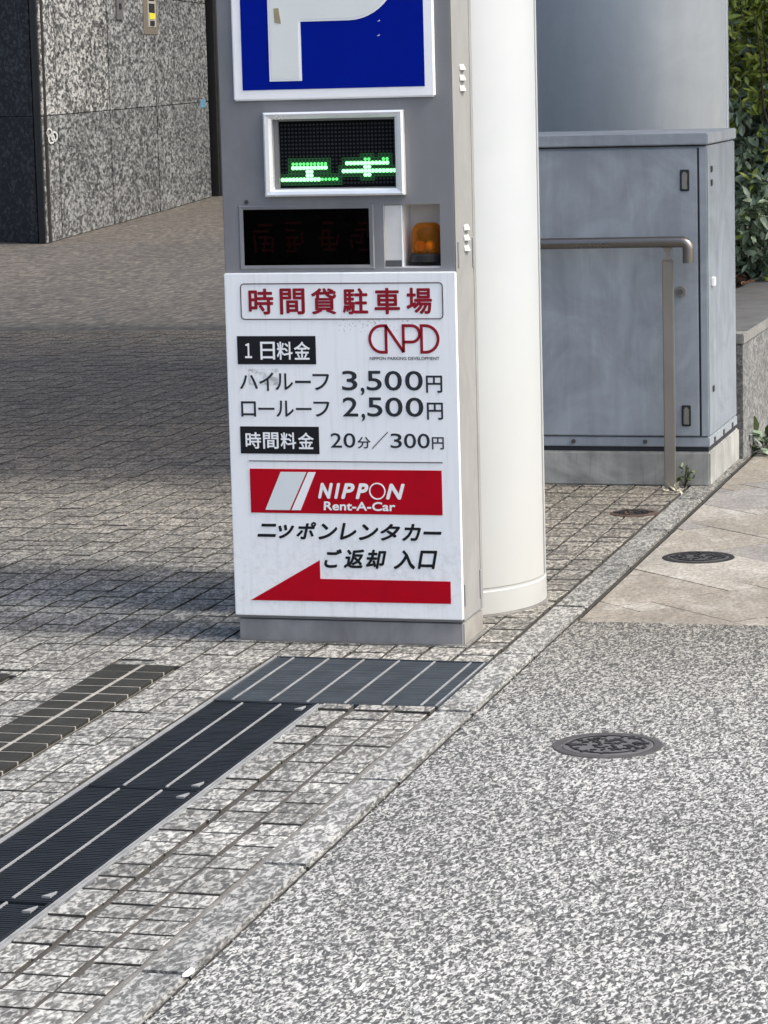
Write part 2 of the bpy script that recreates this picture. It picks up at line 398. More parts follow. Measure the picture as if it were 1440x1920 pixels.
# flat print on a plane facing -Y: polygons with a hair of thickness
def flat(name, poly, y, mat, parent, t=.0012):
    b = B(); b.prism(poly, y - t, y, axis='y')
    area = sum(poly[i][0] * poly[(i + 1) % len(poly)][1] - poly[(i + 1) % len(poly)][0] * poly[i][1] for i in range(len(poly)))
    o = b.make(name, mat, parent)
    bm = bmesh.new(); bm.from_mesh(o.data); bmesh.ops.recalc_face_normals(bm, faces=bm.faces); bm.to_mesh(o.data); bm.free()
    return o
def rect(x0, x1, z0, z1): return [(x0, z0), (x1, z0), (x1, z1), (x0, z1)]
def rrect(x0, x1, z0, z1, r, n=6):
    P = []
    for cx, cz, a0 in ((x1 - r, z0 + r, -90), (x1 - r, z1 - r, 0), (x0 + r, z1 - r, 90), (x0 + r, z0 + r, 180)):
        for i in range(n + 1):
            a = math.radians(a0 + 90 * i / n); P.append((cx + r * math.cos(a), cz + r * math.sin(a)))
    return P
def ribbon_mesh(strokes, wd, y, t=.0012):
    # strokes: list of (points, closed)
    v = []; f = []
    for pts, closed in strokes:
        n = len(pts); k = len(v)
        for i, (a, b) in enumerate(pts):
            p0 = Vector(pts[(i - 1) % n] if (closed or i > 0) else pts[i]); p1 = Vector(pts[(i + 1) % n] if (closed or i < n - 1) else pts[i]); p = Vector((a, b))
            d0 = (p - p0).normalized() if (p - p0).length > 1e-9 else None; d1 = (p1 - p).normalized() if (p1 - p).length > 1e-9 else None
            d0 = d0 or d1; d1 = d1 or d0
            n0 = Vector((-d0.y, d0.x)); n1 = Vector((-d1.y, d1.x)); nn = (n0 + n1); nn = nn.normalized() if nn.length > 1e-6 else n0
            m_ = 1 / max(.5, nn.dot(n0)); q = nn * wd * .5 * m_
            for sgn in (1, -1):
                for yy in (y - t, y): v.append((p.x + sgn * q.x, yy, p.y + sgn * q.y))
        for i in range(n if closed else n - 1):
            a = k + 4 * i; b = k + 4 * ((i + 1) % n)
            f += [(a, a + 2, b + 2, b), (a + 1, b + 1, b + 3, a + 3), (a, b, b + 1, a + 1), (a + 2, a + 3, b + 3, b + 2)]
        if not closed:
            for a in (k, k + 4 * (n - 1)): f.append((a, a + 1, a + 3, a + 2))
    me = mesh(v, f); bm = bmesh.new(); bm.from_mesh(me); bmesh.ops.recalc_face_normals(bm, faces=bm.faces); bm.to_mesh(me); bm.free(); return me
_glyph = {}
def glyph(s, shear, spacing):
    k = (s, shear, spacing)
    if k not in _glyph:
        cu = bpy.data.curves.new('t', 'FONT'); cu.body = s; cu.shear = shear; cu.resolution_u = 4; cu.space_character = spacing
        o = bpy.data.objects.new('t', cu); C.objects.link(o)
        dg = bpy.context.evaluated_depsgraph_get(); dg.update()
        me = bpy.data.meshes.new_from_object(o.evaluated_get(dg)); bpy.data.objects.remove(o)
        _glyph[k] = ([(v.co.x, v.co.y) for v in me.vertices], [tuple(p.vertices) for p in me.polygons]); bpy.data.meshes.remove(me)
    return _glyph[k]
def text(name, s, x0, x1, z0, z1, y, mat, parent, bold=0.0, shear=0.0, spacing=1.0):
    # bold = extra stroke radius in metres: copies of the glyph set round a small circle, one hair in front of the other
    vs, fs = glyph(s, shear, spacing)
    xs = [v[0] for v in vs]; ys = [v[1] for v in vs]; a, b, c, d = min(xs), max(xs), min(ys), max(ys)
    X0, X1, Z0, Z1 = x0 + bold, x1 - bold, z0 + bold, z1 - bold
    offs = [(0, 0)] + ([(bold * math.cos(PI * k / 4), bold * math.sin(PI * k / 4)) for k in range(8)] if bold else [])
    V = []; F = []
    for q, (ox, oz) in enumerate(offs):
        k = len(V); V += [(X0 + (vx - a) / (b - a) * (X1 - X0) + ox, y - .0009 - q * .00004, Z0 + (vy - c) / (d - c) * (Z1 - Z0) + oz) for vx, vy in vs]
        F += [tuple(k + i for i in f) for f in fs]
    return link(name, mesh(V, F), mat, parent)

# ================================================================== GROUND AND SETTING
def sheet(name, x0, x1, y0, y1, z, mat, parent=None):
    return link(name, mesh([(x0, y0, z), (x1, y0, z), (x1, y1, z), (x0, y1, z)], [(0, 1, 2, 3)]), mat, parent)
g = sheet('ground', -400, 400, -300, 500, -.09, M['base_ground']); tag(g, kind='structure')

# forecourt paved with small granite setts
court = sheet('forecourt_pavement', -30, .868, -12, 40, -.012, M['grout']); tag(court, kind='structure')
# granite setts beyond the range at which single stones can be told apart
far = sheet('far_setts', -30, .3, 9.36, 40, -.003, M['far_paving'], court)
far2 = sheet('far_setts', -30, -6.2, -12, 9.36, -.003, M['far_paving'], court)

PX0, PY0, PX, PY = .16, -.105, .10, .09
def viewL(y): # left limit of what the photograph shows, with a margin
    pts = [(-12, 2), (-3.2, .61), (-1.81, .04), (-.08, -.67), (3.02, -1.96), (6.95, -3.58), (10.2, -4.92)]
    for (a, b), (c, d) in zip(pts, pts[1:]):
        if a <= y <= c: return b + (d - b) * (y - a) / (c - a)
    return -5
STRIPS = [(-.237, -.060, -12, -.36), (-.645, -.464, -12, -.52)]
VOIDS = STRIPS + [(.166, .474, -12, -.762), (.166, .77, -.762, -.195)]
MH = [(.676, 2.405, .083)]
cand = []
for i in range(-62, 6):
    for j in range(-48, 106):
        x0 = PX0 + PX * i; y0 = PY0 + PY * j; x1 = x0 + PX; y1 = y0 + PY
        if x0 > .755: continue
        cx, cy = (x0 + x1) / 2, (y0 + y1) / 2
        if cx < viewL(cy) - 1.0 or y1 < -4.2: continue
        if any(cx > a and cx < b and cy > c and cy < d for a, b, c, d in VOIDS): continue
        # trim against the voids
        for a, b, c, d in VOIDS:
            if x0 < b and x1 > a and y0 < d and y1 > c:
                if cx < a: x1 = min(x1, a)
                elif cx > b: x0 = max(x0, b)
                elif cy > d: y0 = max(y0, d)
                elif cy < c: y1 = min(y1, c)
        if x1 - x0 < .02 or y1 - y0 < .02: continue
        if 0.03 < cx < .62 and .03 < cy < .2: continue
        cand.append((cx, cy, x0, x1, y0, y1))
def setts(x0, x1, y0, y1, z=0.0, seedp=0, gap=.0040, rim=-.0009):
    """a sett: slightly pillowed top, chamfered edge, irregular outline"""
    r = random.Random(seedp); g_ = gap; ch = .0012
    def j(): return r.uniform(-.0016, .0016)
    h_ = g_ + .0008; o = [(x0 + g_ + j(), y0 + h_ + j()), (x1 - g_ + j(), y0 + h_ + j()), (x1 - g_ + j(), y1 - h_ + j()), (x0 + g_ + j(), y1 - h_ + j())]
    cx = sum(a for a, b in o) / 4; cy = sum(b for a, b in o) / 4
    zt = z + r.uniform(-.0016, .0014)
    tx, ty = r.uniform(-.012, .012), r.uniform(-.012, .012)
    v = [(a, b, -.02) for a, b in o] + [(a, b, zt + rim) for a, b in o]
    for a, b in o:
        a2 = a + (ch if a < cx else -ch); b2 = b + (ch if b < cy else -ch)
        v.append((a2, b2, zt + (a2 - cx) * tx + (b2 - cy) * ty))
    f = [(8, 9, 10, 11)]
    for k in range(4): f.append((4 + k, 4 + (k + 1) % 4, 8 + (k + 1) % 4, 8 + k))
    for k in range(4): f.append((k, (k + 1) % 4, 4 + (k + 1) % 4, 4 + k))
    return v, f
camp = Vector((2.53, -7.67, 0))
vis = [c for c in cand if c[0] > viewL(c[1]) - .02 and c[1] > -3.3]
vis.sort(key=lambda c: (Vector((c[0], c[1], 0)) - camp).length)
near = set(id(c) for c in vis[:296])
bulk = B(); N_ = 0
shapes = {}
for c in cand:
    cx, cy, x0, x1, y0, y1 = c; N_ += 1
    if id(c) in near:
        worn = cx < .17 and cy < -.2; key = (round(x1 - x0, 3), round(y1 - y0, 3), N_ % 9, worn)
        if key not in shapes:
            hx, hy = (x1 - x0) / 2, (y1 - y0) / 2
            v, f = setts(-hx, hx, -hy, hy, 0, int(hx * 7e4 + hy * 3e5) + N_ % 9, .0024 if worn else .0040, -.0007 if worn else -.0009); me = mesh(v, f); me.materials.append(M['paver']); me.materials.append(M['sett_side']); shapes[key] = me
            for q, p_ in enumerate(me.polygons): p_.material_index = int(q > 4)
        o = bpy.data.objects.new('granite_sett', shapes[key]); C.objects.link(o); o.parent = court
        o.location = (cx, cy, random.uniform(-.0012, .0012)); o.rotation_euler = (0, 0, random.uniform(-.006, .006))
    else:
        worn = cx < .17 and cy < -.2; v, f = setts(x0, x1, y0, y1, 0, N_, .0024 if worn else .0040, -.0007 if worn else -.0009); k = len(bulk.v); bulk.v += v; bulk.f += [tuple(k + i for i in q) for q in f]
o = bulk.make('granite_setts', M['paver'], court); o['kind'] = 'stuff'; o.data.materials.append(M['sett_side'])
for q, p_ in enumerate(o.data.polygons): p_.material_index = int(q % 9 > 4)

# smeared mortar along the kerb joint and worn grit bits
def crumble_strip(name, xa, wd, y0, y1, z, mat, parent, seed=0, step=.03, zj=.002, amp=1.0):
    v = []; f = []; n = int((y1 - y0) / step)
    for i in range(n + 1):
        y = y0 + (y1 - y0) * i / n
        a = mnoise.noise(Vector((y * 5, seed, 0))) * wd * .5 * amp; b = mnoise.noise(Vector((y * 6, seed + 9, 3))) * wd * .5 * amp
        v += [(xa - wd / 2 + a, y, z), (xa + mnoise.noise(Vector((y * 9, 2, seed))) * .004, y, z + zj), (xa + wd / 2 + b, y, z)]
    for i in range(n):
        k = 3 * i; f += [(k, k + 1, k + 4, k + 3), (k + 1, k + 2, k + 5, k + 4)]
    return link(name, mesh(v, f), mat, parent)
crumble_strip('joint_mortar', .763, .020, -4.2, -.9, -.0035, M['mortar'], court, 3)
crumble_strip('joint_mortar', .560, .0125, -4.2, -.80, -.0024, M['grit'], court, 6, zj=.0005)
crumble_strip('joint_mortar', .661, .019, -4.2, -.80, -.0020, M['grit'], court, 8, zj=.0012)

# kerb of long granite blocks
kerb = B().box(.768, .862, -12, 3.95, -.2, -.02).make('kerb', M['grout']); tag(kerb, kind='structure')
ky = [-4.35, -3.65, -2.94, -2.22, -1.51, -.806, -.096, .61, 1.32, 2.03, 2.75, 3.45, 3.95]
for k, (a, b) in enumerate(zip(ky, ky[1:])):
    B().box(.767 + random.uniform(-.002, .002), .864, a + .003, b - .003, -.1, .003 + random.uniform(-.001, .001)).make('kerb_stone', M['kerb'], kerb, bevel=.006)

# sidewalk: washed aggregate in front, flagstones behind
walk = sheet('sidewalk', .862, 30, -12, 40, -.05, M['base_ground']); tag(walk, kind='structure')
NX, NY = 10, 160
agg_v = []; agg_f = []
ys = [-12 + (0.425 + 12) * i / NY for i in range(NY + 1)]
ys = [-12, -6] + [-4.5 + (4.925) * i / NY for i in range(NY + 1)]
for y in ys:
    e = .865 + .003 * mnoise.noise(Vector((y * 16, 0, 0))) + .003 * mnoise.noise(Vector((y * 50, 4, 0)))
    agg_v += [(e, y, -.05), (e, y, -.009), (e + .006, y, -.0045), (30, y, -.0045)]
for i in range(len(ys) - 1):
    for q in range(3):
        a = i * 4 + q; agg_f.append((a, a + 1, a + 5, a + 4))
me = mesh(agg_v, agg_f); bm = bmesh.new(); bm.from_mesh(me); bmesh.ops.recalc_face_normals(bm, faces=bm.faces)
if sum(f.normal.z for f in bm.faces) < 0: bmesh.ops.reverse_faces(bm, faces=bm.faces)
bm.to_mesh(me); bm.free()
o = link('washed_aggregate', me, M['aggregate'], walk); o['kind'] = 'stuff'
# loose crumbs along the broken edge of the aggregate
cr = B()
for k in range(260):
    y = random.uniform(-3.3, .5); x = .872 + random.gauss(0, .006); s_ = random.uniform(.0015, .0035); z = -.006
    n = len(cr.v); cr.v += [(x - s_, y, z), (x, y - s_ * 1.3, z), (x + s_, y, z), (x, y + s_ * 1.3, z), (x, y, z + s_)]
    cr.f += [(n, n + 1, n + 4), (n + 1, n + 2, n + 4), (n + 2, n + 3, n + 4), (n + 3, n, n + 4)]
o = cr.make('loose_grit', M['aggregate'], walk); o['kind'] = 'stuff'

# flagstones: large and small squares interlocked, laid at 45 degrees
def clip(poly, ax, lim, keep_greater):
    out = []
    for i in range(len(poly)):
        p, q = poly[i], poly[(i + 1) % len(poly)]
        ip = (p[ax] >= lim) == keep_greater; iq = (q[ax] >= lim) == keep_greater
        if ip: out.append(p)
        if ip != iq:
            t = (lim - p[ax]) / (q[ax] - p[ax]); out.append((p[0] + (q[0] - p[0]) * t, p[1] + (q[1] - p[1]) * t))
    return out
fa, fb = .40, .115
ang = math.radians(45); ex = Vector((math.cos(ang), math.sin(ang))); ey = Vector((-math.sin(ang), math.cos(ang)))
org = Vector((1.306, .492))
kk = 0
sub = sheet('flagstone_bed', .868, 8, .43, 12, -.026, M['grout'], walk)
for i in range(-26, 27):
    for j in range(-26, 27):
        t = (fa * i - fb * j, fb * i + fa * j)
        for (ox, oy, s_) in ((0, 0, fa), (fa, 0, fb)):
            q = [(t[0] + ox, t[1] + oy), (t[0] + ox + s_, t[1] + oy), (t[0] + ox + s_, t[1] + oy + s_), (t[0] + ox, t[1] + oy + s_)]
            # shrink for the joint
            c_ = (sum(a for a, b in q) / 4, sum(b for a, b in q) / 4); h = .0028
            q = [(a + (h if a < c_[0] else -h), b + (h if b < c_[1] else -h)) for a, b in q]
            P = [tuple(org + ex * a + ey * b) for a, b in q]
            cx = sum(a for a, b in P) / 4; cy = sum(b for a, b in P) / 4
            if cx < .6 or cx > 4.2 or cy < .2 or cy > 8: continue
            P = clip(P, 0, .876, True)
            if len(P) > 2: P = clip(P, 1, .432, True)
            if len(P) < 3: continue
            if abs(sum(P[k][0] * P[(k + 1) % len(P)][1] - P[(k + 1) % len(P)][0] * P[k][1] for k in range(len(P)))) < .0006: continue
            kk += 1; r = random.random()
            m_ = M['flag_beige'] if r < .5 else (M['flag_grey'] if r < .78 else M['flag_cream'])
            dz = random.uniform(-.001, .001)
            b = B(); b.prism(P, -.03, -.009 + dz); b.make('flagstone', m_, walk)

# ================================================================== DARK TILE STRIPS
for si, (a, b, c, d) in enumerate(STRIPS):
    lab = ('dark tiled guide strip set in the setts left of the long drain', 'dark tile strip of which only the tip shows at the left edge')[si]
    t = thing('tile_strip', lab, 'tile strip', 'dark tile strips in the paving')
    B().box(a, b, -4.3, d, -.011, -.0006).make('joint_bed', M['tile_joint'], t)
    mid = (a + b) / 2
    for k in range(42):
        y1 = d - k * .0925; y0 = y1 - .0835
        for (xa, xb) in ((a - .001, mid - .006), (mid + .006, b + .001)):
            if si == 1 and k > 12: continue
            B().box(xa, xb, y0, y1, -.01, .001 + random.uniform(-.0006, .0006)).make('tile', M['tile_dark'], t, bevel=.0015, seg=1)

# ================================================================== DRAINS
def grate(name, label, x0, x1, y0, y1, bars, mat, pitch, clips=(), edgebar=False, side_rail=True):
    t = thing(name, label, 'drain grate', 'steel drain gratings')
    B().box(x0, x1, y0, y1, -.0115, -.0105).make('pit', M['pit'], t)
    fr = B()
    fr.box(x0, x0 + .004, y0, y1, -.011, .0015); fr.box(x1 - .004, x1, y0, y1, -.011, .0015)
    fr.box(x0 + .004, x1 - .004, y1 - .005, y1, -.011, .0012); fr.box(x0 + .004, x1 - .004, y0, y0 + .005, -.011, .0012)
    fr.make('frame', mat, t)
    rb = B(); n = int((y1 - y0 - .012) / pitch)
    for k in range(n):
        y = y0 + .008 + k * pitch; rb.box(x0 + .005, x1 - .005, y, y + pitch * .66, -.010, -.001 + random.uniform(-.0004, .0002))
    o = rb.make('cross_ribs', mat, t); o['kind'] = 'stuff'
    for bx_ in bars: B().box(bx_ - .0023, bx_ + .0023, y0 + .012, y1 - .012, -.008, .0016).make('flat_bar', M['grate_bar'], t)
    for (cx, cy, sgn) in clips:
        B().prism([(cx - .010, cy - .018 * sgn), (cx + .008, cy - .018 * sgn), (cx + .008, cy + .020 * sgn)][::sgn], -.004, .0025).make('corner_clip', M['grate_bar'], t)
    return t
for k, (a, b) in enumerate(((-1.655, -.768), (-2.548, -1.661), (-3.44, -2.554), (-4.33, -3.446))):
    grate('drain_grate', ('dark ribbed drain grate directly below the wide blue grey grate', 'dark ribbed drain grate second along the channel from the pylon',
          'dark ribbed drain grate in the bottom left corner, third from the pylon', 'dark ribbed drain grate nearest the camera, beyond the bottom left corner')[k],
          .186, .452, a, b, (.265, .365), M['grate_dark'], .0125, ((.428, b - .05, 1), (.428, a + .045, 1)))
grate('drain_grate', 'wide blue grey drain grate with slanting light bars at the foot of the pylon', .182, .764, -.757, -.2, [.227 + .098 * i for i in range(6)] + [.755], M['grate_blue'], .0115)
ch = B(); ch.box(.170, .176, -4.33, -.20, -.03, .001); ch.box(.4555, .4605, -4.33, -.764, -.03, .001); ch.box(.464, .470, -4.33, -.764, -.03, .0005); ch.box(.178, .182, -4.33, -.766, -.03, .0015)
o = ch.make('drain_edging', M['grate_bar']); tag(o, 'thin light steel edging along both sides of the dark drain channel', 'drain edging')
B().box(.176, .464, -4.33, -.2, -.03, -.0115).make('drain_channel', M['pit'], o)

# ================================================================== MANHOLES
def manhole(cx, cy, r, z, label, mats, seed, marks=True):
    t = thing('manhole_cover', label, 'manhole cover', 'round manhole covers', (cx, cy, z))
    v, f = lathe([(r, -.03), (r, .001), (r - .003, .0025), (r * .84, .0025), (r * .835, -.002)], (0, 0), 48, False); link('rim', mesh(v, f), mats[0], t)
    v, f = lathe([(r * .82, -.03), (r * .82, .0015), (r * .80, .003)], (0, 0), 48); link('lid', mesh(v, f), mats[1], t)
    rr = random.Random(seed); tr = B()
    if marks:
        # arcs and short raised bars cast into the lid
        for k in range(75):
            a = rr.uniform(0, 2 * PI); q = r * .74 * math.sqrt(rr.random()); L = rr.uniform(.008, .022) * r / .13; wd = .0028 * r / .13 + .0006; th = rr.choice((0, PI / 2, PI / 4, -PI / 4)) + rr.uniform(-.3, .3)
            x, y = q * math.cos(a), q * math.sin(a); d = Vector((math.cos(th), math.sin(th))) * L / 2; n_ = Vector((-d.y, d.x)).normalized() * wd
            P = [(x - d.x - n_.x, y - d.y - n_.y), (x + d.x - n_.x, y + d.y - n_.y), (x + d.x + n_.x, y + d.y + n_.y), (x - d.x + n_.x, y - d.y + n_.y)]
            if max(Vector(p).length for p in P) < r * .78: tr.prism(P, .0031, .0050 + rr.uniform(0, .0008))
        o = tr.make('cast_pattern', M['black'], t); o['kind'] = 'stuff'
        v, f = lathe([(r * .70, .0031), (r * .70, .0048), (r * .665, .0048), (r * .665, .0031)], (0, 0), 40, False); link('raised_ring', mesh(v, f), mats[2], t)
        for a in (0.25, PI + .2):
            B().box(-.02, .02, -.006, .006, .0035, .0056).make('lifting_slot', M['iron_dark'], t).matrix_local = Matrix.Translation((math.cos(a) * r * .6, math.sin(a) * r * .6, 0))
    return t
manhole(1.251, -1.082, .129, -.0045, 'large dark manhole cover with cast marks in the speckled aggregate', (M['iron'], M['iron_mid'], M['iron_dark']), 1)
manhole(1.040, 1.557, .116, -.009, 'black manhole cover set among the beige flagstones', (M['iron_dark'], M['iron'], M['iron_dark']), 2)
manhole(.676, 2.405, .083, .0, 'small rusty brown cover in the setts before the cabinet', (M['rust'], M['rust'], M['iron_dark']), 3)

# ================================================================== PARKING PYLON
py = thing('parking_sign_pylon', 'tall grey parking sign pylon with blue P, green display and white price panel', 'sign')
H = 2.32
B().box(.006, .645, .004, .222, 0, .062).make('plinth', M['base_steel'], py, bevel=.002, seg=1)
B().box(.6452, .6485, .006, .221, .001, .0605).make('plinth_side', M['base_side'], py)
# body as a hollow front with openings for the display, dark window and lamp niche
bd = B(); X0, X1 = .002, .646
DT = .215
for (a, b, c, d) in ((X0, X1, 1.427, H), (X0, .163, 1.202, 1.427), (.488, X1, 1.202, 1.427), (.163, .488, 1.202, 1.248), (X0, .045, 1.03, 1.202), (.424, .451, 1.03, 1.202), (.608, X1, 1.03, 1.202), (X0, X1, .066, 1.03)):
    bd.box(a, b, 0.0, .05, c, d)
bd.box(X0, X1, .05, .10, .066, 1.03); bd.box(X0, X1, .10, DT, .066, H); bd.box(X0, .02, .05, .10, 1.03, H); bd.box(.63, X1, .05, .10, 1.03, H); bd.box(.02, .63, .05, .10, 1.427, H)
body = bd.make('body', M['body_grey'], py)
# side cladding facing the street corner, warm grey, with a folded edge
B().box(.6465, .650, .003, .196, .068, H).make('side_panel', M['side_grey'], py, bevel=.0012, seg=1)
B().box(.6465, .6515, .198, .222, .068, H).make('rear_trim', M['side_grey'], py, bevel=.0012, seg=1)
B().box(-.0005, .0015, .003, .196, .068, H).make('side_panel', M['body_grey'], py)
B().box(-.003, .656, -.003, .227, -.006, .004).make('base_sealant', M['mortar'], py, bevel=.002, seg=1)
# louvres: pressed half round hoods
def louvre(y, z):
    n = 8; v = []; f = []
    for j in range(n + 1):
        u = j / n; yy = y + (u - .5) * .056
        d = .011 * math.sin(PI * min(max(u, .03), .97)) ** .9
        v += [(.6502, yy, z + .017), (.6502 + d * .75, yy, z + .010), (.6502 + d, yy, z + .002), (.6502, yy, z)]
    for j in range(n):
        a = 4 * j
        for q in range(3): f.append((a + q, a + 4 + q, a + 5 + q, a + 1 + q))
    me = mesh(v, f); bm = bmesh.new(); bm.from_mesh(me); bmesh.ops.recalc_face_normals(bm, faces=bm.faces); bm.to_mesh(me); bm.free()
    return link('vent_hood', me, M['hood'], py)
for z in (1.550, 1.522, 1.494): louvre(.108, z)
for z in (1.122, 1.094, 1.066): louvre(.118, z)
for (y, z0, z1) in ((.022, 1.028, 1.098), (.188, 1.018, 1.10), (.012, .11, .17), (.192, .10, .18)):
    B().box(.650, .6532, y - .006, y + .006, z0, z1).make('hinge', M['body_grey'], py, bevel=.001, seg=1)
B().cyl((.068, 1.212), .006, -.003, .002, 12, 'y').make('keyhole', M['iron'], py)
B().box(-.006, 0, .05, .10, 1.06, 1.10).make('latch', M['iron_dark'], py)
# P sign
B().box(.045, .605, -.012, 0, 1.484, 2.05).make('sign_frame', M['frame_white'], py, bevel=.004)
flat('blue_field', rect(.072, .578, 1.512, 2.02), -.012, M['blue'], py)
def pshape(g_):
    cx, cz, r = .373, 1.830, .140 - g_
    P = [(.149 + g_, 1.534 + g_), (.2395 - g_, 1.534 + g_), (.2395 - g_, 1.690 + g_), (cx, 1.690 + g_)]
    for i in range(1, 25):
        a = math.radians(-90 + 180 * i / 24); P.append((cx + r * math.cos(a), cz + r * math.sin(a)))
    P += [(.149 + g_, cz + r)]
    return P
flat('letter_p', pshape(0), -.0132, M['print_white'], py)
flat('letter_p_face', pshape(.006), -.0144, M['p_cream'], py, .0008)
flat('letter_p_counter', rrect(.2395, .435, 1.775, 1.885, .054), -.0154, M['blue'], py, .0005)
flat('tape_residue', [(.168, 1.689), (.186, 1.686), (.180, 1.728), (.166, 1.727)], -.0153, M['tape'], py, .0004)
for (a, b) in ((.452, 1.684), (.450, 1.646), (.413, 1.700), (.43, 1.725)): flat('scratch', [(a, b), (a + .008, b + .002), (a + .007, b + .005)], -.0133, M['print_pale'], py, .0003)

# green dot display
fr = thing('x', None, None); bpy.data.objects.remove(fr)
def picture_frame(name, x0, x1, z0, z1, wl, yf, yb, mat, parent):
    b = B()
    O = [(x0, z0), (x1, z0), (x1, z1), (x0, z1)]; I = [(x0 + wl, z0 + wl * .8), (x1 - wl, z0 + wl * .8), (x1 - wl, z1 - wl * .8), (x0 + wl, z1 - wl * .8)]
    Mx = [(x0 + .005, z0 + .005), (x1 - .005, z0 + .005), (x1 - .005, z1 - .005), (x0 + .005, z1 - .005)]
    rings = [(O, yb), (O, yf + .004), (Mx, yf), ([(a + (.010 if a < (x0 + x1) / 2 else -.010), c + (.008 if c < (z0 + z1) / 2 else -.008)) for a, c in Mx], yf + .002), (I, yf + .007), (I, yb + .012)]
    for R, y in rings: b.v += [(a, y, c) for a, c in R]
    for k in range(len(rings) - 1):
        for i in range(4):
            j = (i + 1) % 4; b.f.append((k * 4 + i, k * 4 + j, k * 4 + 4 + j, k * 4 + 4 + i))
    o = b.make(name, mat, parent); bm = bmesh.new(); bm.from_mesh(o.data); bmesh.ops.recalc_face_normals(bm, faces=bm.faces); bm.to_mesh(o.data); bm.free(); return o
picture_frame('display_frame', .1275, .5165, 1.2265, 1.4515, .023, -.022, -.0005, M['silver'], py)
board = B().box(.155, .495, .012, .018, 1.236, 1.438).make('display_board', M['led_board'], py)
LX0, LX1, LZ0, LZ1 = .165, .4885, 1.2545, 1.4215
px_, pz_ = (LX1 - LX0) / 32, (LZ1 - LZ0) / 16
lit = {}
for c in range(3, 13): lit[(c, 10)] = 1; lit[(c, 11)] = 2
for c in (7, 8):
    for r in (12, 13): lit[(c, r)] = 2
for c in range(0, 16): lit[(c, 14)] = 2 if c < 11 else 1
for c in (23, 24): lit[(c, 9)] = 1
for c in (28, 29): lit[(c, 9)] = 1
for c in range(18, 30): lit[(c, 10)] = 2
for c in range(17, 32): lit[(c, 12)] = 2
for c in (23, 24): lit[(c, 11)] = 2; lit[(c, 13)] = 2
def dots(name, cells, rad, mat, y, parent, n=6, dz=.0015):
    b = B()
    for c, r in cells: b.cyl((LX0 + (c + .5) * px_, LZ1 - (r + .5) * pz_), rad, y, y - dz, n, 'y')
    for i, f_ in enumerate(b.f): b.f[i] = tuple(reversed(f_))
    o = b.make(name, mat, parent); bm = bmesh.new(); bm.from_mesh(o.data); bmesh.ops.recalc_face_normals(bm, faces=bm.faces); bm.to_mesh(o.data); bm.free(); o['kind'] = 'stuff'; return o
dots('unlit_diodes', [(c, r) for c in range(32) for r in range(16) if (c, r) not in lit], px_ * .33, M['led_off'], .012, board)
dots('lit_diodes', [k for k, v in lit.items() if v == 2], px_ * .56, M['led_on'], .0105, board, 8)
dots('dim_diodes', [k for k, v in lit.items() if v == 1], px_ * .40, M['led_dim'], .0105, board, 8)
halo = set()
for (c, r) in lit:
    for dc in (-1, 0, 1):
        for dr in (-1, 0, 1): halo.add((c + dc, r + dr))
hb = B()
for c, r in halo:
    if 0 <= c < 32 and 0 <= r < 16: hb.box(LX0 + c * px_, LX0 + (c + 1) * px_ - .0001, .0108, .0112, LZ1 - (r + 1) * pz_, LZ1 - r * pz_ - .0001)
o = hb.make('bloom_cells', M['led_halo'], board); o['kind'] = 'stuff'  # bloom round the lit diodes, put in as faintly glowing cells

# dark window with an unlit message board behind smoked acrylic
b = B(); picture_frame('window_trim', .0425, .4265, 1.0275, 1.2045, .0035, -.003, -.0005, M['body_grey'], py)
wb = B().box(.045, .424, .034, .040, 1.03, 1.202).make('message_board', M['led_board'], py)
rr = random.Random(5)
for k in range(4):
    cx = .075 + k * .092
    ms = []
    for q in range(5):
        z = 1.078 + q * .018 + rr.uniform(-.003, .003); xa = cx + rr.choice((0, .012, .022)); ms.append(([(xa, z), (xa + rr.uniform(.022, .044), z)], False))
    for q in range(3):
        xa = cx + .006 + q * .022 + rr.uniform(-.004, .004); za = rr.uniform(1.07, 1.11); ms.append(([(xa, za), (xa + rr.uniform(-.008, .008), za + rr.uniform(.02, .06))], False))
    link('unlit_character', ribbon_mesh(ms, .006, .034), M['led_red'], wb)
B().box(.0455, .4235, .004, .008, 1.0305, 1.2015).make('smoked_window', M['smoke'], py)
# lamp niche
ni = B(); ni.box(.451, .608, .090, .095, 1.03, 1.202); ni.box(.451, .608, .004, .09, 1.0302, 1.034); ni.box(.451, .4525, .004, .09, 1.034, 1.202); ni.box(.6065, .608, .004, .09, 1.034, 1.202); ni.box(.4525, .6065, .004, .09, 1.2, 1.202)
ni.make('lamp_niche', M['niche'], py)
B().box(.499, .5015, .005, .088, 1.034, 1.1985).make('niche_divider', M['frame_white'], py)
B().box(.4535, .4985, .006, .012, 1.0345, 1.198).make('niche_cover', M['niche'], py)
B().box(.454, .498, .003, .006, 1.0345, 1.051).make('cover_sill', M['iron_mid'], py)
B().box(.510, .6060, .030, .088, 1.0345, 1.045).make('beacon_shelf', M['iron_dark'], py)
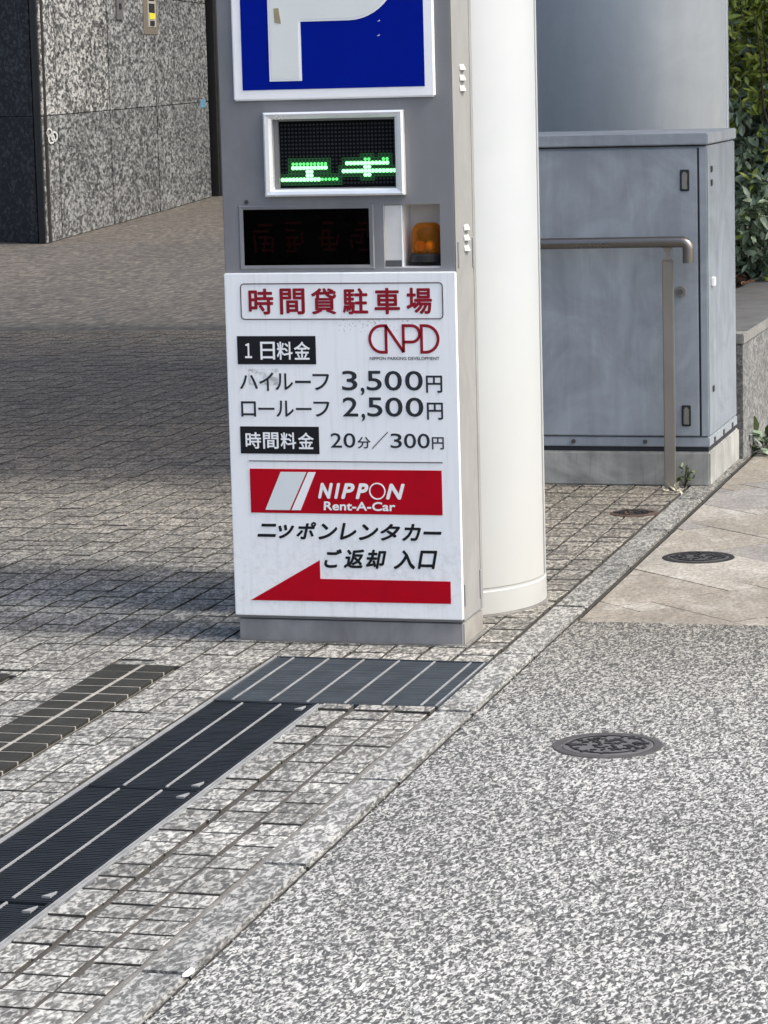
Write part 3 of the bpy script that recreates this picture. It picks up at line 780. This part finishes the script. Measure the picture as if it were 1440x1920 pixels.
# amber rotating beacon
bc = thing('rotating_beacon', 'amber domed warning beacon standing in the niche of the pylon', 'beacon', None, (.558, .052, 1.045))
v, f = lathe([(.046, 0), (.046, .016), (.043, .022)], (0, 0), 28); o = link('beacon_base', mesh(v, f), M['black'], bc)
prof = [(.0425, .018), (.0420, .074)] + [(.042 - .024 + .024 * math.cos(a), .074 + .030 * math.sin(a)) for a in [math.radians(q) for q in (15, 30, 45, 60, 75, 88)]] + [(.004, .1045)]
v, f = lathe(prof, (0, 0), 36); me = mesh(v, f)
for p in me.polygons: p.use_smooth = len(p.vertices) == 4
for a_ in range(1):
    # inner wall so the dome is a real shell
    v2, f2 = lathe([(max(.004, r - .0025), z - (.002 if z > .1 else 0)) for r, z in prof], (0, 0), 36)
k = len(v); dome = mesh(v + v2, f + [tuple(k + i for i in reversed(q)) for q in f2])
for p in dome.polygons: p.use_smooth = len(p.vertices) == 4
link('amber_dome', dome, M['amber'], bc)
v, f = lathe([(.018, .018), (.014, .045), (.026, .058), (.030, .078), (.020, .090)], (0, .006), 24); o = link('reflector', mesh(v, f), M['iron_dark'], bc)
for p in o.data.polygons: p.use_smooth = True
v, f = lathe([(.003, .024), (.012, .034), (.013, .046), (.006, .056)], (.012, -.020), 14); o = link('bulb', mesh(v, f), M['silver'], bc)
for p in o.data.polygons: p.use_smooth = True
v, f = lathe([(.008, .020), (.016, .030), (.018, .045), (.010, .055)], (-.014, -.018), 12)
link('bulb_holder', mesh(v, f), plain('brass', (.55, .30, .08), .3, .8), bc)

# price panel
pn = B().box(0.0, .650, -.012, 0, .0745, 1.0205).make('price_panel', M['panel'], py, bevel=.0025)
Y = -.012
ring = ribbon_mesh([(rrect(.0470, .6130, .8950, .9915, .010), True)], .0026, Y); link('title_border', ring, M['thin_line'], pn)
T = lambda s, x0, x1, z0, z1, m, bold=0., shear=0., y=Y, nm='lettering': text(nm, s, x0, x1, z0, z1, y, m, pn, bold, shear)
ttl = '時間貸駐車場'; x0, x1 = .0687, .5837; pit = (.5837 - .0687 + .018) / 6
for k, c in enumerate(ttl): T(c, x0 + k * pit, x0 + k * pit + pit - .018, .9075, .9785, M['dark_red'], .0017)
for (a, b, c, d) in ((.0322, .2554, .7722, .8491), (.0325, .2573, .5263, .6012)): flat('black_label', rect(a, b, c, d), Y, M['ink'], pn)
Y2 = Y - .0013
for k, (c, a, b) in enumerate((('１', .054, .074), ('日', .098, .140), ('料', .145, .190), ('金', .194, .2395))): T(c, a, b, .7848 if k else .789, .8339 if k else .830, M['print_white'], .0008, 0, Y2)
for k, c in enumerate('時間料金'): T(c, .0474 + k * .0502, .0474 + k * .0502 + .0445, .540, .5854, M['print_white'], .0008, 0, Y2)
def kana(s, cells, z0, z1, zz):
    for c, (a, b), (p, q) in zip(s, cells, zz): T(c, a, b, z0 + (z1 - z0) * p, z0 + (z1 - z0) * q, M['ink_grey'], .0006)
kc = [(.036, .0875), (.0915, .1330), (.138, .188), (.194, .2385), (.2440, .2909)]
kana('ハイルーフ', kc, .699, .7501, [(.10, .85), (0, 1), (.05, .95), (.42, .56), (.05, .92)])
kc2 = [(.0372, .0800), (.0865, .1330), (.138, .188), (.194, .2385), (.2440, .2898)]
kana('ロールーフ', kc2, .6282, .6727, [(0, .95), (.42, .56), (0, 1), (.42, .56), (.02, .95)])
def digits(s, cells, z0, z1, mat, bold):
    for c, (a, b) in zip(s, cells):
        if c == ',': T(c, a, b, z0 - .013, z0 + .008, mat, bold)
        else: T(c, a, b, z0, z1, mat, bold)
d1 = [(.3268, .3700), (.3790, .3895), (.3960, .4385), (.4465, .4950), (.5035, .5529)]
digits('3,500', d1, .7010, .7546, M['ink_grey'], .0007)
digits('2,500', d1, .6300, .6825, M['ink_grey'], .0007)
T('円', .5616, .6068, .6955, .7420, M['ink_grey'], .0007); T('円', .5624, .6071, .6225, .6690, M['ink_grey'], .0007)
digits('20', [(.2899, .3215), (.3265, .3600)], .5445, .5846, M['ink_grey'], .0003)
T('分', .3658, .4023, .5428, .5745, M['ink_grey'], .0005)
link('slash', ribbon_mesh([([(.4065, .5427), (.4518, .5884)], False)], .0022, Y), M['ink_grey'], pn)
digits('300', [(.4585, .4905), (.4965, .5300), (.5345, .5682)], .5445, .5846, M['ink_grey'], .0003)
T('円', .5743, .6073, .5420, .5755, M['ink_grey'], .0005)
flat('rule', rect(.0546, .6023, .5050, .5073), Y, M['thin_line'], pn)
# round letter logo
def L(u, v): return (.4044 + (u - 900) / 450 * .1973, .8019 + (245 - v) / 180 * .0776)
def arc(cx, cy, rx, ry, a0, a1, n=14): return [L(cx + rx * math.cos(math.radians(a0 + (a1 - a0) * i / n)), cy - ry * math.sin(math.radians(a0 + (a1 - a0) * i / n))) for i in range(n + 1)]
st = [([L(1012, 72)] + arc(985, 155, 77, 83, 90, 270) + [L(1012, 238)], True),
      ([L(1012, 72), L(1122, 238)], False), ([L(1122, 238), L(1122, 72)] + arc(1175, 123, 50, 51, 90, -90) + [L(1122, 174)], False),
      ([L(1237, 72)] + arc(1262, 155, 80, 83, 90, -90) + [L(1237, 238)], True)]
link('round_logo', ribbon_mesh(st, .0078, Y), M['dark_red'], pn)
T('NIPPON PARKING DEVELOPMENT', .4064, .6007, .7838, .7926, M['small_print'], .0002)
# hire car banner
flat('red_banner', rect(.0561, .5992, .3625, .4845), Y, M['red'], pn)
flat('slanted_mark', [(.098, .371), (.168, .371), (.2185, .4765), (.145, .4765)], Y2, M['print_pale'], pn)
flat('slanted_mark', [(.173, .371), (.199, .371), (.245, .4765), (.2235, .4765)], Y2, M['print_white'], pn)
nl = [('N', .2498, .2930, 1), ('I', .2960, .3135, 1), ('P', .3155, .3545, 1), ('P', .3565, .3935, 1), ('N', .4420, .4957, 1)]
for c, a, b, _ in nl: T(c, a, b, .4040, .4475, M['print_white'], .0022, .28, Y2)
cir = [(.4180 + .0215 * math.cos(2 * PI * i / 28), .4262 + .0215 * math.sin(2 * PI * i / 28)) for i in range(28)]
link('circle_letter', ribbon_mesh([(cir, True)], .0034, Y2), M['print_white'], pn)
T('Rent-A-Car', .2648, .4679, .3718, .3966, M['print_white'], .0010, 0.05, Y2)
kc = '二ッポンレンタカー'; kc = 'ニッポンレンタカー'
ed = [(.0721, .1275, .10, .86), (.1330, .1790, .02, .82), (.1840, .2420, 0, 1.0), (.2470, .3020, 0, .92), (.3080, .3560, 0, .97), (.3620, .4180, 0, .92), (.4230, .4800, 0, .96), (.4840, .5380, 0, .97), (.5440, .5953, .38, .56)]
for c, (a, b, p, q) in zip(kc, ed): T(c, a, b, .2903 + .0487 * p, .2903 + .0487 * q, M['ink'], .0016, .22)
for c, a, b in (('ご', .2616, .3130), ('返', .3170, .3770), ('却', .3800, .4389), ('入', .4580, .5190), ('口', .5260, .5822)): T(c, a, b, .2120 if c != '口' else .2140, .2650, M['ink'], .0017, .20)
ar = flat('red_arrow', [(.047, .1175), (.617, .1195), (.617, .181), (.249, .181), (.249, .233)], Y, M['red'], pn)

# ================================================================== ROUND WHITE COLUMN
cl = thing('round_white_column', 'thick round cream white column standing right behind the sign pylon', 'column', None, (.372, .69, 0))
def colpts(r, n=72): return [(r * math.cos(2 * PI * i / n), r * math.sin(2 * PI * i / n) * .97) for i in range(n)]
b = B(); n = 72
for r, z in ((.352, 0), (.352, .070), (.349, .073), (.349, .079), (.351, .082), (.351, 2.9)):
    b.v += [(x, y, z) for x, y in colpts(r)]
for k in range(5):
    for i in range(n): j = (i + 1) % n; b.f.append((k * n + i, k * n + j, (k + 1) * n + j, (k + 1) * n + i))
b.f.append(tuple(5 * n + i for i in range(n)))
b.make('column_shell', M['column'], cl, smooth=True)
v, f = lathe([(.361, -.004), (.360, .0015), (.352, .006)], (0, 0), 60); link('base_sealant', mesh(v, f), M['mortar'], cl)
sx = math.radians(-12)
for a in (math.radians(1),):
    p = [(.3512 * math.cos(a + d), .3512 * math.sin(a + d) * .97) for d in (-.006, .006)]
    q = [(.3545 * math.cos(a + d), .3545 * math.sin(a + d) * .97) for d in (.006, -.006)]
    B().prism(p + q, .084, 2.895).make('seam_strip', M['column'], cl)

# ================================================================== HANDRAIL
hr = thing('handrail', 'stainless steel handrail on a flat taupe post in front of the cabinet', 'handrail')
HY = 2.985
path = [(-.02, HY, .905), (.70, HY, .909)] + [(.757 + .026 * math.sin(math.radians(a)), HY, .883 + .026 * math.cos(math.radians(a))) for a in range(0, 91, 15)] + [(.783, HY, .832)]
B().tube(path, .0205, 20).make('rail', M['stainless'], hr, smooth=True)
B().box(.687, .728, HY - .006, HY + .006, 0, .842).make('post', M['taupe'], hr, bevel=.003)
v = [(0.687, HY - .006, .842), (0.728, HY - .006, .842), (0.728, HY + .006, .842), (0.687, HY + .006, .842), (0.701, HY - .006, .856), (0.714, HY - .006, .856), (0.714, HY + .006, .856), (0.701, HY + .006, .856),
     (0.699, HY - .006, .872), (0.716, HY - .006, .872), (0.716, HY + .006, .872), (0.699, HY + .006, .872), (0.687, HY - .006, .892), (0.728, HY - .006, .892), (0.728, HY + .006, .892), (0.687, HY + .006, .892)]
f = []
for k in range(3):
    for i in range(4): j = (i + 1) % 4; f.append((4 * k + i, 4 * k + j, 4 * k + 4 + j, 4 * k + 4 + i))
link('rail_bracket', mesh(v, f), M['taupe'], hr)
B().box(.03, .07, HY - .006, HY + .006, 0, .892).make('post', M['taupe'], hr, bevel=.003)

# ================================================================== UTILITY CABINET
cb = thing('utility_cabinet', 'grey blue metal utility cabinet on a concrete plinth behind the handrail', 'cabinet')
B().box(-.27, .843, 3.07, 3.80, 0, .128).make('plinth', M['concrete'], cb, bevel=.006)
B().box(-.262, .836, 3.082, 3.755, .128, .146).make('base_gap', M['cab_dark'], cb)
B().box(-.27, .841, 3.075, 3.765, .146, .182).make('base_channel', M['cab'], cb, bevel=.003)
B().box(-.265, .8375, 3.082, 3.755, .184, 1.250).make('body', M['cab'], cb, bevel=.002)
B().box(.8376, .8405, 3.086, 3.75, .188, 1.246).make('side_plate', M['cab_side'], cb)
B().box(-.25, .8045, 3.0705, 3.081, .187, 1.243).make('door', M['cab'], cb, bevel=.003)
B().box(.8045, .8095, 3.076, 3.0818, .187, 1.243).make('door_gap', M['cab_dark'], cb)
B().box(.8115, .8385, 3.0725, 3.0818, .187, 1.248).make('corner_post', M['cab'], cb, bevel=.002)
lid = B(); lid.box(-.28, .846, 3.060, 3.765, 1.2555, 1.2965)
lid.make('lid', M['cab'], cb, bevel=.004)
for (z0, z1, a, b_) in ((1.088, 1.166, .742, .776), (.224, .302, .739, .773)):
    h = B().box(a, b_, 3.066, 3.0705, z0, z1).make('latch_plate', M['cab_dark'], cb, bevel=.002)
    B().box(a + .007, b_ - .006, 3.063, 3.0665, z0 + .007, z1 - .012).make('latch_lever', M['stainless_dull'], h, bevel=.002)
    B().box(a + .012, b_ - .012, 3.061, 3.0665, z1 - .014, z1 - .008).make('latch_pin', M['stainless_dull'], h)
lk = B().cyl((.741, .722), .019, 3.0705, 3.062, 20, 'y').make('lock', M['stainless_dull'], cb)
B().cyl((.742, .722), .010, 3.062, 3.055, 16, 'y').make('lock_barrel', M['iron_mid'], lk)
for (z, big) in ((1.165, 0), (1.115, 0), (.755, 1), (.355, 0)):
    if big: B().box(.8405, .853, 3.15, 3.185, z - .02, z + .012).make('side_bracket', M['frame_white'], cb, bevel=.002)
    else: B().box(.8405, .845, 3.155, 3.19, z - .014, z + .010).make('side_bolt', M['iron'], cb, bevel=.002)
for x in (.33, .60): B().cyl((x, .165), .008, 3.075, 3.068, 10, 'y').make('base_bolt', M['iron'], cb)
for y in (3.18, 3.4, 3.62): B().box(.841, .844, y, y + .03, .150, .170).make('base_clip', M['iron'], cb)

# ================================================================== CYLINDRICAL BUILDING COLUMN AND THE UNSEEN SHADE DECK ON IT
pc = thing('building_column', 'wide pale blue grey round building column rising behind the cabinet', 'column', None, (.219, 5.0, 0))
v, f = lathe([(.410, 0), (.410, 6.3)], (0, 0), 96); o = link('column_cladding', mesh(v, f), M['cyl'], pc)
for p in o.data.polygons: p.use_smooth = len(p.vertices) == 4
a = math.radians(12)
B().box(.400, .4135, -.006, .006, 0, 6.29).make('joint_strip', M['cyl'], pc).rotation_euler = (0, 0, math.radians(-4))
dk = B().box(-9, 5.3, 2.45, 9.3, 6.3, 7.0).make('shade_deck', M['deck']); tag(dk, 'unseen overhead deck on the round column, added to shade the forecourt', 'building')  # out of view; sized and placed to cast shade on paving and cylinder

# ================================================================== GRANITE WALL OF THE BUILDING
def gpanel(parent, p0, p1, z0, z1, mat, th=.03, gap=.008, name='wall_panel'):
    d = (Vector(p1) - Vector(p0)); L_ = d.length; d.normalize(); nrm = Vector((d.y, -d.x))
    a = Vector(p0) + d * gap * 3; b_ = Vector(p1) - d * gap * 3; off = nrm * random.uniform(-.002, .002)
    a += off; b_ += off
    P = [tuple(a - nrm * th), tuple(a), tuple(b_), tuple(b_ - nrm * th)]
    bb = B(); bb.prism(P, z0 + gap * .6, z1 - gap * .6)
    o = bb.make(name, mat, parent); bm = bmesh.new(); bm.from_mesh(o.data); bmesh.ops.recalc_face_normals(bm, faces=bm.faces); bm.to_mesh(o.data); bm.free(); return o
gw = thing('granite_wall', 'speckled grey granite clad wall receding at the left towards the entrance', 'wall')
J = [(-7.835, 18.40), (-7.965, 19.15), (-8.345, 21.62), (-8.745, 24.20), (-9.365, 27.90)]
Z = [0, 1.19, 2.40, 3.60]
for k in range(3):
    for (a, b_) in zip(J, J[1:]): gpanel(gw, a, b_, Z[k], Z[k + 1], M['wall_shaded' if not k or a[1] > 21 else 'wall_granite_sunlit'])  # stone varies by panel; sun patch and shade also put into the two granites
d = (Vector(J[-1]) - Vector(J[0])).normalized(); nr = Vector((d.y, -d.x))
q0, q1 = Vector(J[0]) - nr * .025 + d * .02, Vector(J[-1]) - nr * .025
B().prism([tuple(q0), tuple(q1), tuple(q1 - nr * .3), tuple(q0 - nr * .3 + d * .8), tuple(q0 - nr * .02)][::-1], -.05, 3.6).make('wall_core', M['dark_metal'], gw)
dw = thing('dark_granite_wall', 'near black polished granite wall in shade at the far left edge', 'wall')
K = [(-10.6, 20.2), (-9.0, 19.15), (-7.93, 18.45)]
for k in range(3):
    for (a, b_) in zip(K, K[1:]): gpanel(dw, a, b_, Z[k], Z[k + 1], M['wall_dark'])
B().prism([(-7.93, 18.445), (-7.845, 18.39), (-7.86, 18.6), (-7.95, 18.65)], 0, 3.6).make('corner_post', M['dark_metal'], dw)
d = (Vector(K[-1]) - Vector(K[0])).normalized(); nr = Vector((d.y, -d.x)); q0, q1 = Vector(K[0]) - nr * .025, Vector(K[-1]) - nr * .025
B().prism([tuple(q0), tuple(q1), tuple(q1 - nr * .12), tuple(q0 - nr * .12)], -.05, 3.6).make('wall_core', M['dark_metal'], dw)
# white painted ring marks low on the wall, near the corner
wd_ = (Vector(J[1]) - Vector(J[0])).normalized(); wn = Vector((wd_.y, -wd_.x))
def wallpt(u, z, off=.006): p = Vector(J[0]) + (Vector(J[-1]) - Vector(J[0])).normalized() * u + wn * off; return (p.x, p.y, z)
def wallring(u, z, r, wdt, name, mat, squash=3.0):
    v = []; f = []; n = 18
    for i in range(n):
        a = 2 * PI * i / n
        for rr_ in (r, r - wdt): v.append(wallpt(u + rr_ * squash * math.cos(a), z + rr_ * math.sin(a), .008))
    for i in range(n): j = (i + 1) % n; f.append((2 * i, 2 * j, 2 * j + 1, 2 * i + 1))
    return link(name, mesh(v, f), mat, gw)
wallring(.28, 1.03, .045, .016, 'painted_ring', M['ring_paint']); wallring(.36, .97, .05, .018, 'painted_ring', M['ring_paint']); wallring(.50, .99, .05, .018, 'painted_ring', M['ring_paint'])
# intercom plate and small switch plate
def plate(label, name, u0, u1, z0, z1, cat):
    t = thing(name, label, cat)
    def pl(nm, a, b_, c, d_, o0, o1, mat):
        P0 = [wallpt(a, c, o0), wallpt(b_, c, o0), wallpt(b_, d_, o0), wallpt(a, d_, o0)]; P1 = [wallpt(a, c, o1), wallpt(b_, c, o1), wallpt(b_, d_, o1), wallpt(a, d_, o1)]
        me = mesh(P0 + P1, [(3, 2, 1, 0), (4, 5, 6, 7), (0, 1, 5, 4), (1, 2, 6, 5), (2, 3, 7, 6), (3, 0, 4, 7)]); bm = bmesh.new(); bm.from_mesh(me); bmesh.ops.recalc_face_normals(bm, faces=bm.faces); bm.to_mesh(me); bm.free()
        return link(nm, me, mat, t)
    return t, pl
t, pl = plate('metal intercom plate with yellow sticker high on the granite wall', 'intercom_plate', 0, 0, 0, 0, 'intercom')
pl('plate', 5.25, 6.10, 1.99, 2.6, .004, .03, M['button_panel']); pl('insert', 5.50, 5.98, 2.07, 2.6, .0305, .034, M['niche_dim'])
pl('display', 5.55, 5.90, 2.23, 2.33, .0345, .037, M['black']); pl('yellow_sticker', 5.58, 5.92, 2.16, 2.225, .0345, .037, M['yellow']); pl('button', 5.60, 5.86, 2.085, 2.14, .0345, .040, M['black']); pl('display', 5.55, 5.90, 2.36, 2.5, .0345, .037, M['black'])
t, pl = plate('small dark switch plate on the granite wall left of the intercom', 'switch_plate', 0, 0, 0, 0, 'switch')
pl('plate', 3.72, 4.05, 2.13, 2.6, .004, .03, M['iron_mid']); pl('button', 3.84, 3.96, 2.24, 2.30, .0305, .036, M['black'])
t, pl = plate('small blue sticker at the end of the granite wall above the joint', 'blue_sticker', 0, 0, 0, 0, 'sticker')
pl('sticker_sheet', 8.95, 9.35, 1.12, 1.22, .004, .010, plain('blue_sticker', (.10, .22, .32), .5))

# dark entrance beyond the wall
en = thing('entrance_front', 'dark metal framed entrance glimpsed between granite wall and pylon', 'entrance')
B().box(-9.55, -9.30, 28.0, 28.12, 0, 4).make('door_frame', M['dark_metal'], en)
B().box(-9.28, -9.12, 28.05, 28.12, 0, 4).make('door_frame', plain('frame_lighter', (.10, .095, .09), .4, .3), en)
B().box(-9.10, -6.2, 28.10, 28.14, .08, 4).make('glass_door', M['dark_glass'], en)
B().box(-9.10, -6.2, 28.06, 28.16, 0, .08).make('threshold', M['dark_metal'], en)
B().box(-9.10, -6.2, 28.05, 28.09, .95, 1.05).make('door_rail', M['dark_metal'], en)
bw = B().box(-6.2, 12, 28, 28.4, 0, 9).make('back_building', M['far_wall']); tag(bw, 'dark rear building wall barely seen behind the columns and hedge', 'building')
b = B().box(-30, -9.56, 28.15, 28.5, 0, 9).make('rear_facade', M['far_wall']); tag(b, 'dark rear facade hidden behind the granite wall', 'building')

# narrow board seen in the slit between the two columns
nb = thing('notice_board', 'narrow yellow topped board glimpsed in the slit between the two columns', 'board')
B().box(-1.95, -1.55, 12.0, 12.06, 0, 1.50).make('lower_panel', plain('green_grey', (.03, .06, .05), .6), nb)
B().box(-1.95, -1.55, 12.0, 12.06, 1.50, 1.70).make('brown_panel', plain('brown', (.10, .07, .055), .6), nb)
B().box(-1.95, -1.55, 11.99, 12.06, 1.70, 1.715).make('white_strip', M['print_white'], nb)
B().box(-1.95, -1.55, 11.99, 12.06, 1.53, 1.545).make('white_strip', M['print_white'], nb)
B().box(-1.95, -1.55, 12.0, 12.06, 1.715, 1.86).make('dark_panel', M['dark_metal'], nb)
B().box(-1.95, -1.55, 11.99, 12.06, 1.86, 2.4).make('yellow_top', M['yellow'], nb)
B().box(-1.95, -1.55, 11.98, 11.99, 1.875, 1.89).make('white_strip', M['print_white'], nb)

# ================================================================== PLANTER AND HEDGE
pt = thing('planter_wall', 'low dark granite planter wall running back from the cabinet corner', 'planter')
B().box(.66, .858, 3.81, 16, -.05, .452).make('wall_face', M['planter'], pt)
B().box(.655, .864, 3.805, 16, .455, .497).make('coping_edge', M['coping_edge'], pt, bevel=.004)
B().box(.50, .655, 3.93, 16, .30, .494).make('coping', M['coping'], pt)
B().box(.655, .860, 3.93, 16, .4975, .4985).make('coping_top', M['coping'], pt)
B().box(-1.0, .50, 6.2, 16, -.05, .47).make('soil', M['soil'], pt)
B().box(-1.0, .50, 5.9, 6.2, -.05, .49).make('coping_end', M['coping'], pt)

def leafmesh(L_, W_, fold, mat, seed):
    r = random.Random(seed); c = r.uniform(-.2, .5)
    pts = [(0, 0, 0), (.35 * L_, W_ * .5, fold), (.7 * L_, W_ * .42, fold + c * .1 * L_), (L_, 0, c * .25 * L_), (.7 * L_, -W_ * .42, fold + c * .1 * L_), (.35 * L_, -W_ * .5, fold), (.5 * L_, 0, c * .03 * L_)]
    me = mesh(pts, [(0, 6, 1), (1, 6, 2), (2, 6, 3), (3, 6, 4), (4, 6, 5), (5, 6, 0)]); me.materials.append(mat)
    for p in me.polygons: p.use_smooth = True
    return me
LM = [leafmesh(.050 + .008 * k, .026 + .003 * (k % 3), .006, M['leaf'], k) for k in range(5)]
LN = [leafmesh(.058 + .01 * k, .026, .005, M['leaf_new_sunlit'], 20 + k) for k in range(3)]
hd = thing('hedge', 'glossy leaved evergreen hedge with yellow green tips above the planter', 'hedge')
HX0, HX1, HY0, HY1, HZ0, HZ1 = -.35, 1.3, 6.55, 8.0, .50, 1.88
def surf(x, z): return HY0 + .16 * mnoise.noise(Vector((x * 3.2, z * 3.2, 1))) + .10 * mnoise.noise(Vector((x * 8, z * 8, 5)))
def leaf_frame(p, out, r):
    d = (out + Vector((r.gauss(0, .6), r.gauss(0, .6), r.gauss(0, .6)))).normalized()
    up = Vector((r.gauss(0, .5), r.gauss(0, .5) - .3, 1.0)); s_ = d.cross(up).normalized(); u = s_.cross(d)
    sc = r.uniform(.7, 1.15)
    return Matrix(((d.x * sc, s_.x * sc, u.x * sc, p.x), (d.y * sc, s_.y * sc, u.y * sc, p.y), (d.z * sc, s_.z * sc, u.z * sc, p.z), (0, 0, 0, 1)))
rr = random.Random(11); leaves = []
for k in range(4200):           # whorls of leaves at twig tips
    x = rr.uniform(HX0, HX1); z = HZ0 + (HZ1 - HZ0) * rr.random(); top = rr.random() < .12
    if top: z = HZ1 + .06 * mnoise.noise(Vector((x * 5, 0, 0))) + rr.uniform(-.05, .12 if rr.random() < .3 else .04)
    depth = abs(rr.gauss(0, .16)) if not top else rr.uniform(0, 1.2)
    hole = mnoise.noise(Vector((x * 6, z * 6, 9)))
    if hole > .28 and not top: depth += .2
    c = Vector((x, surf(x, z) + depth, z)); young_lit = (z > 1.35 and rr.random() < .7) or rr.random() < .10  # young leaves, crowded near the top where sunlight is put into the colour
    out = Vector((rr.gauss(0, .3), -1, rr.gauss(.3, .3)))
    for q in range(rr.randint(4, 7)):
        a = rr.uniform(0, 2 * PI); o_ = Vector((math.cos(a), -.35, math.sin(a)))
        p = c + Vector((rr.gauss(0, .012), rr.gauss(0, .012), rr.gauss(0, .012)))
        leaves.append((p, leaf_frame(p, o_, rr), young_lit))
# the ones nearest the camera inside the strip the photograph shows are leaves of their own
strip_ = [l for l in leaves if .22 < l[0].x < .62 and l[0].y < 6.85]
strip_.sort(key=lambda l: l[0].y); own = set(id(l) for l in strip_[:290])
bl = {0: B(), 1: B()}
for l in leaves:
    p, m_, young_lit = l
    me = rr.choice(LN if young_lit else LM)
    if id(l) in own:
        o = bpy.data.objects.new('leaf', me); C.objects.link(o); o.parent = hd; o.matrix_local = m_
    else:
        b_ = bl[int(young_lit)]; k = len(b_.v); b_.v += [tuple(m_ @ v.co) for v in me.vertices]; b_.f += [tuple(k + i for i in p_.vertices) for p_ in me.polygons]
o = bl[0].make('foliage', M['leaf'], hd, smooth=True); o['kind'] = 'stuff'
o = bl[1].make('young_sunlit_foliage', M['leaf_new_sunlit'], hd, smooth=True); o['kind'] = 'stuff'
tb = B()
for k in range(60):
    x = rr.uniform(HX0, HX1); y = rr.uniform(6.7, 7.8); p = Vector((x, y, .45)); path = [p]; dd = Vector((rr.gauss(0, .2), rr.gauss(-.25, .2), 1))
    for q in range(6):
        p = p + dd * .22 + Vector((rr.gauss(0, .04), rr.gauss(0, .04), 0)); path.append(p)
    tb.tube(path, [.012 - .0015 * i for i in range(7)], 5)
o = tb.make('branches', M['bark'], hd); o['kind'] = 'stuff'
# dry leaves fallen on the coping
dl = B(); dm = leafmesh(.05, .022, .01, M['dry_leaf'], 77)
for k in range(220):
    x = rr.uniform(.30, .56); y = rr.uniform(6.0, 7.6); a = rr.uniform(0, 2 * PI); ti = rr.uniform(-.5, .5)
    if x > .50 and rr.random() < .8: continue
    m_ = Matrix.Translation((x, y, .498 + rr.uniform(0, .02))) @ Matrix.Rotation(a, 4, 'Z') @ Matrix.Rotation(ti, 4, 'X'); kq = len(dl.v)
    dl.v += [tuple(m_ @ v.co) for v in dm.vertices]; dl.f += [tuple(kq + i for i in p_.vertices) for p_ in dm.polygons]
o = dl.make('fallen_leaves', M['dry_leaf']); tag(o, 'brown dry leaves fallen under the hedge on the planter edge', 'leaves', None, 'stuff')

# small plants
def plant(name, label, cx, cy, z0, n, L_, spread, hgt, mats, seed, cat='plant'):
    t = thing(name, label, cat, None, (cx, cy, z0)); r = random.Random(seed); ms = [leafmesh(L_ * s_, L_ * s_ * .45, L_ * .06, m_, seed + i) for i, (s_, m_) in enumerate([(1, mats[0]), (.8, mats[0]), (1.15, mats[-1])])]
    sb = B()
    for k in range(n):
        a = r.uniform(0, 2 * PI); q = r.uniform(0, spread); h = r.uniform(.15, 1) * hgt
        p = Vector((q * math.cos(a), q * math.sin(a) * .6, h)); out = Vector((math.cos(a), math.sin(a) - .3, r.uniform(-.2, .8)))
        o = bpy.data.objects.new('leaf', r.choice(ms)); C.objects.link(o); o.parent = t; o.matrix_local = leaf_frame(p, out, r)
        if k % 3 == 0: sb.tube([(0, 0, 0), (p.x * .4, p.y * .4, p.z * .6), tuple(p)], .0016, 4)
    sb.make('stem', M['bark'], t)
    return t
plant('ground_plant', 'bright green leafy plant at the foot of the planter wall', .915, 4.06, -.01, 60, .075, .10, .085, (M['leaf'], M['weed']), 31)
plant('weed', 'thin pale weed growing at the cabinet plinth beside the post', .755, 3.03, .0, 34, .024, .035, .075, (M['weed'], M['weed']), 41, 'weed')
plant('dry_weed', 'bleached dry weed sprig on the setts before the plinth', .735, 2.94, .0, 16, .030, .045, .02, (M['weed_dry'], M['weed_dry']), 51, 'weed')

# white mortar chip on the kerb edge and old gum spots on the aggregate
b = B(); b.prism([(.858, -2.965), (.867, -2.96), (.869, -2.93), (.861, -2.925)], .004, .010); o = b.make('mortar_chip', M['print_white']); tag(o, 'small white mortar chip lying on the kerb edge at the bottom', 'chip')
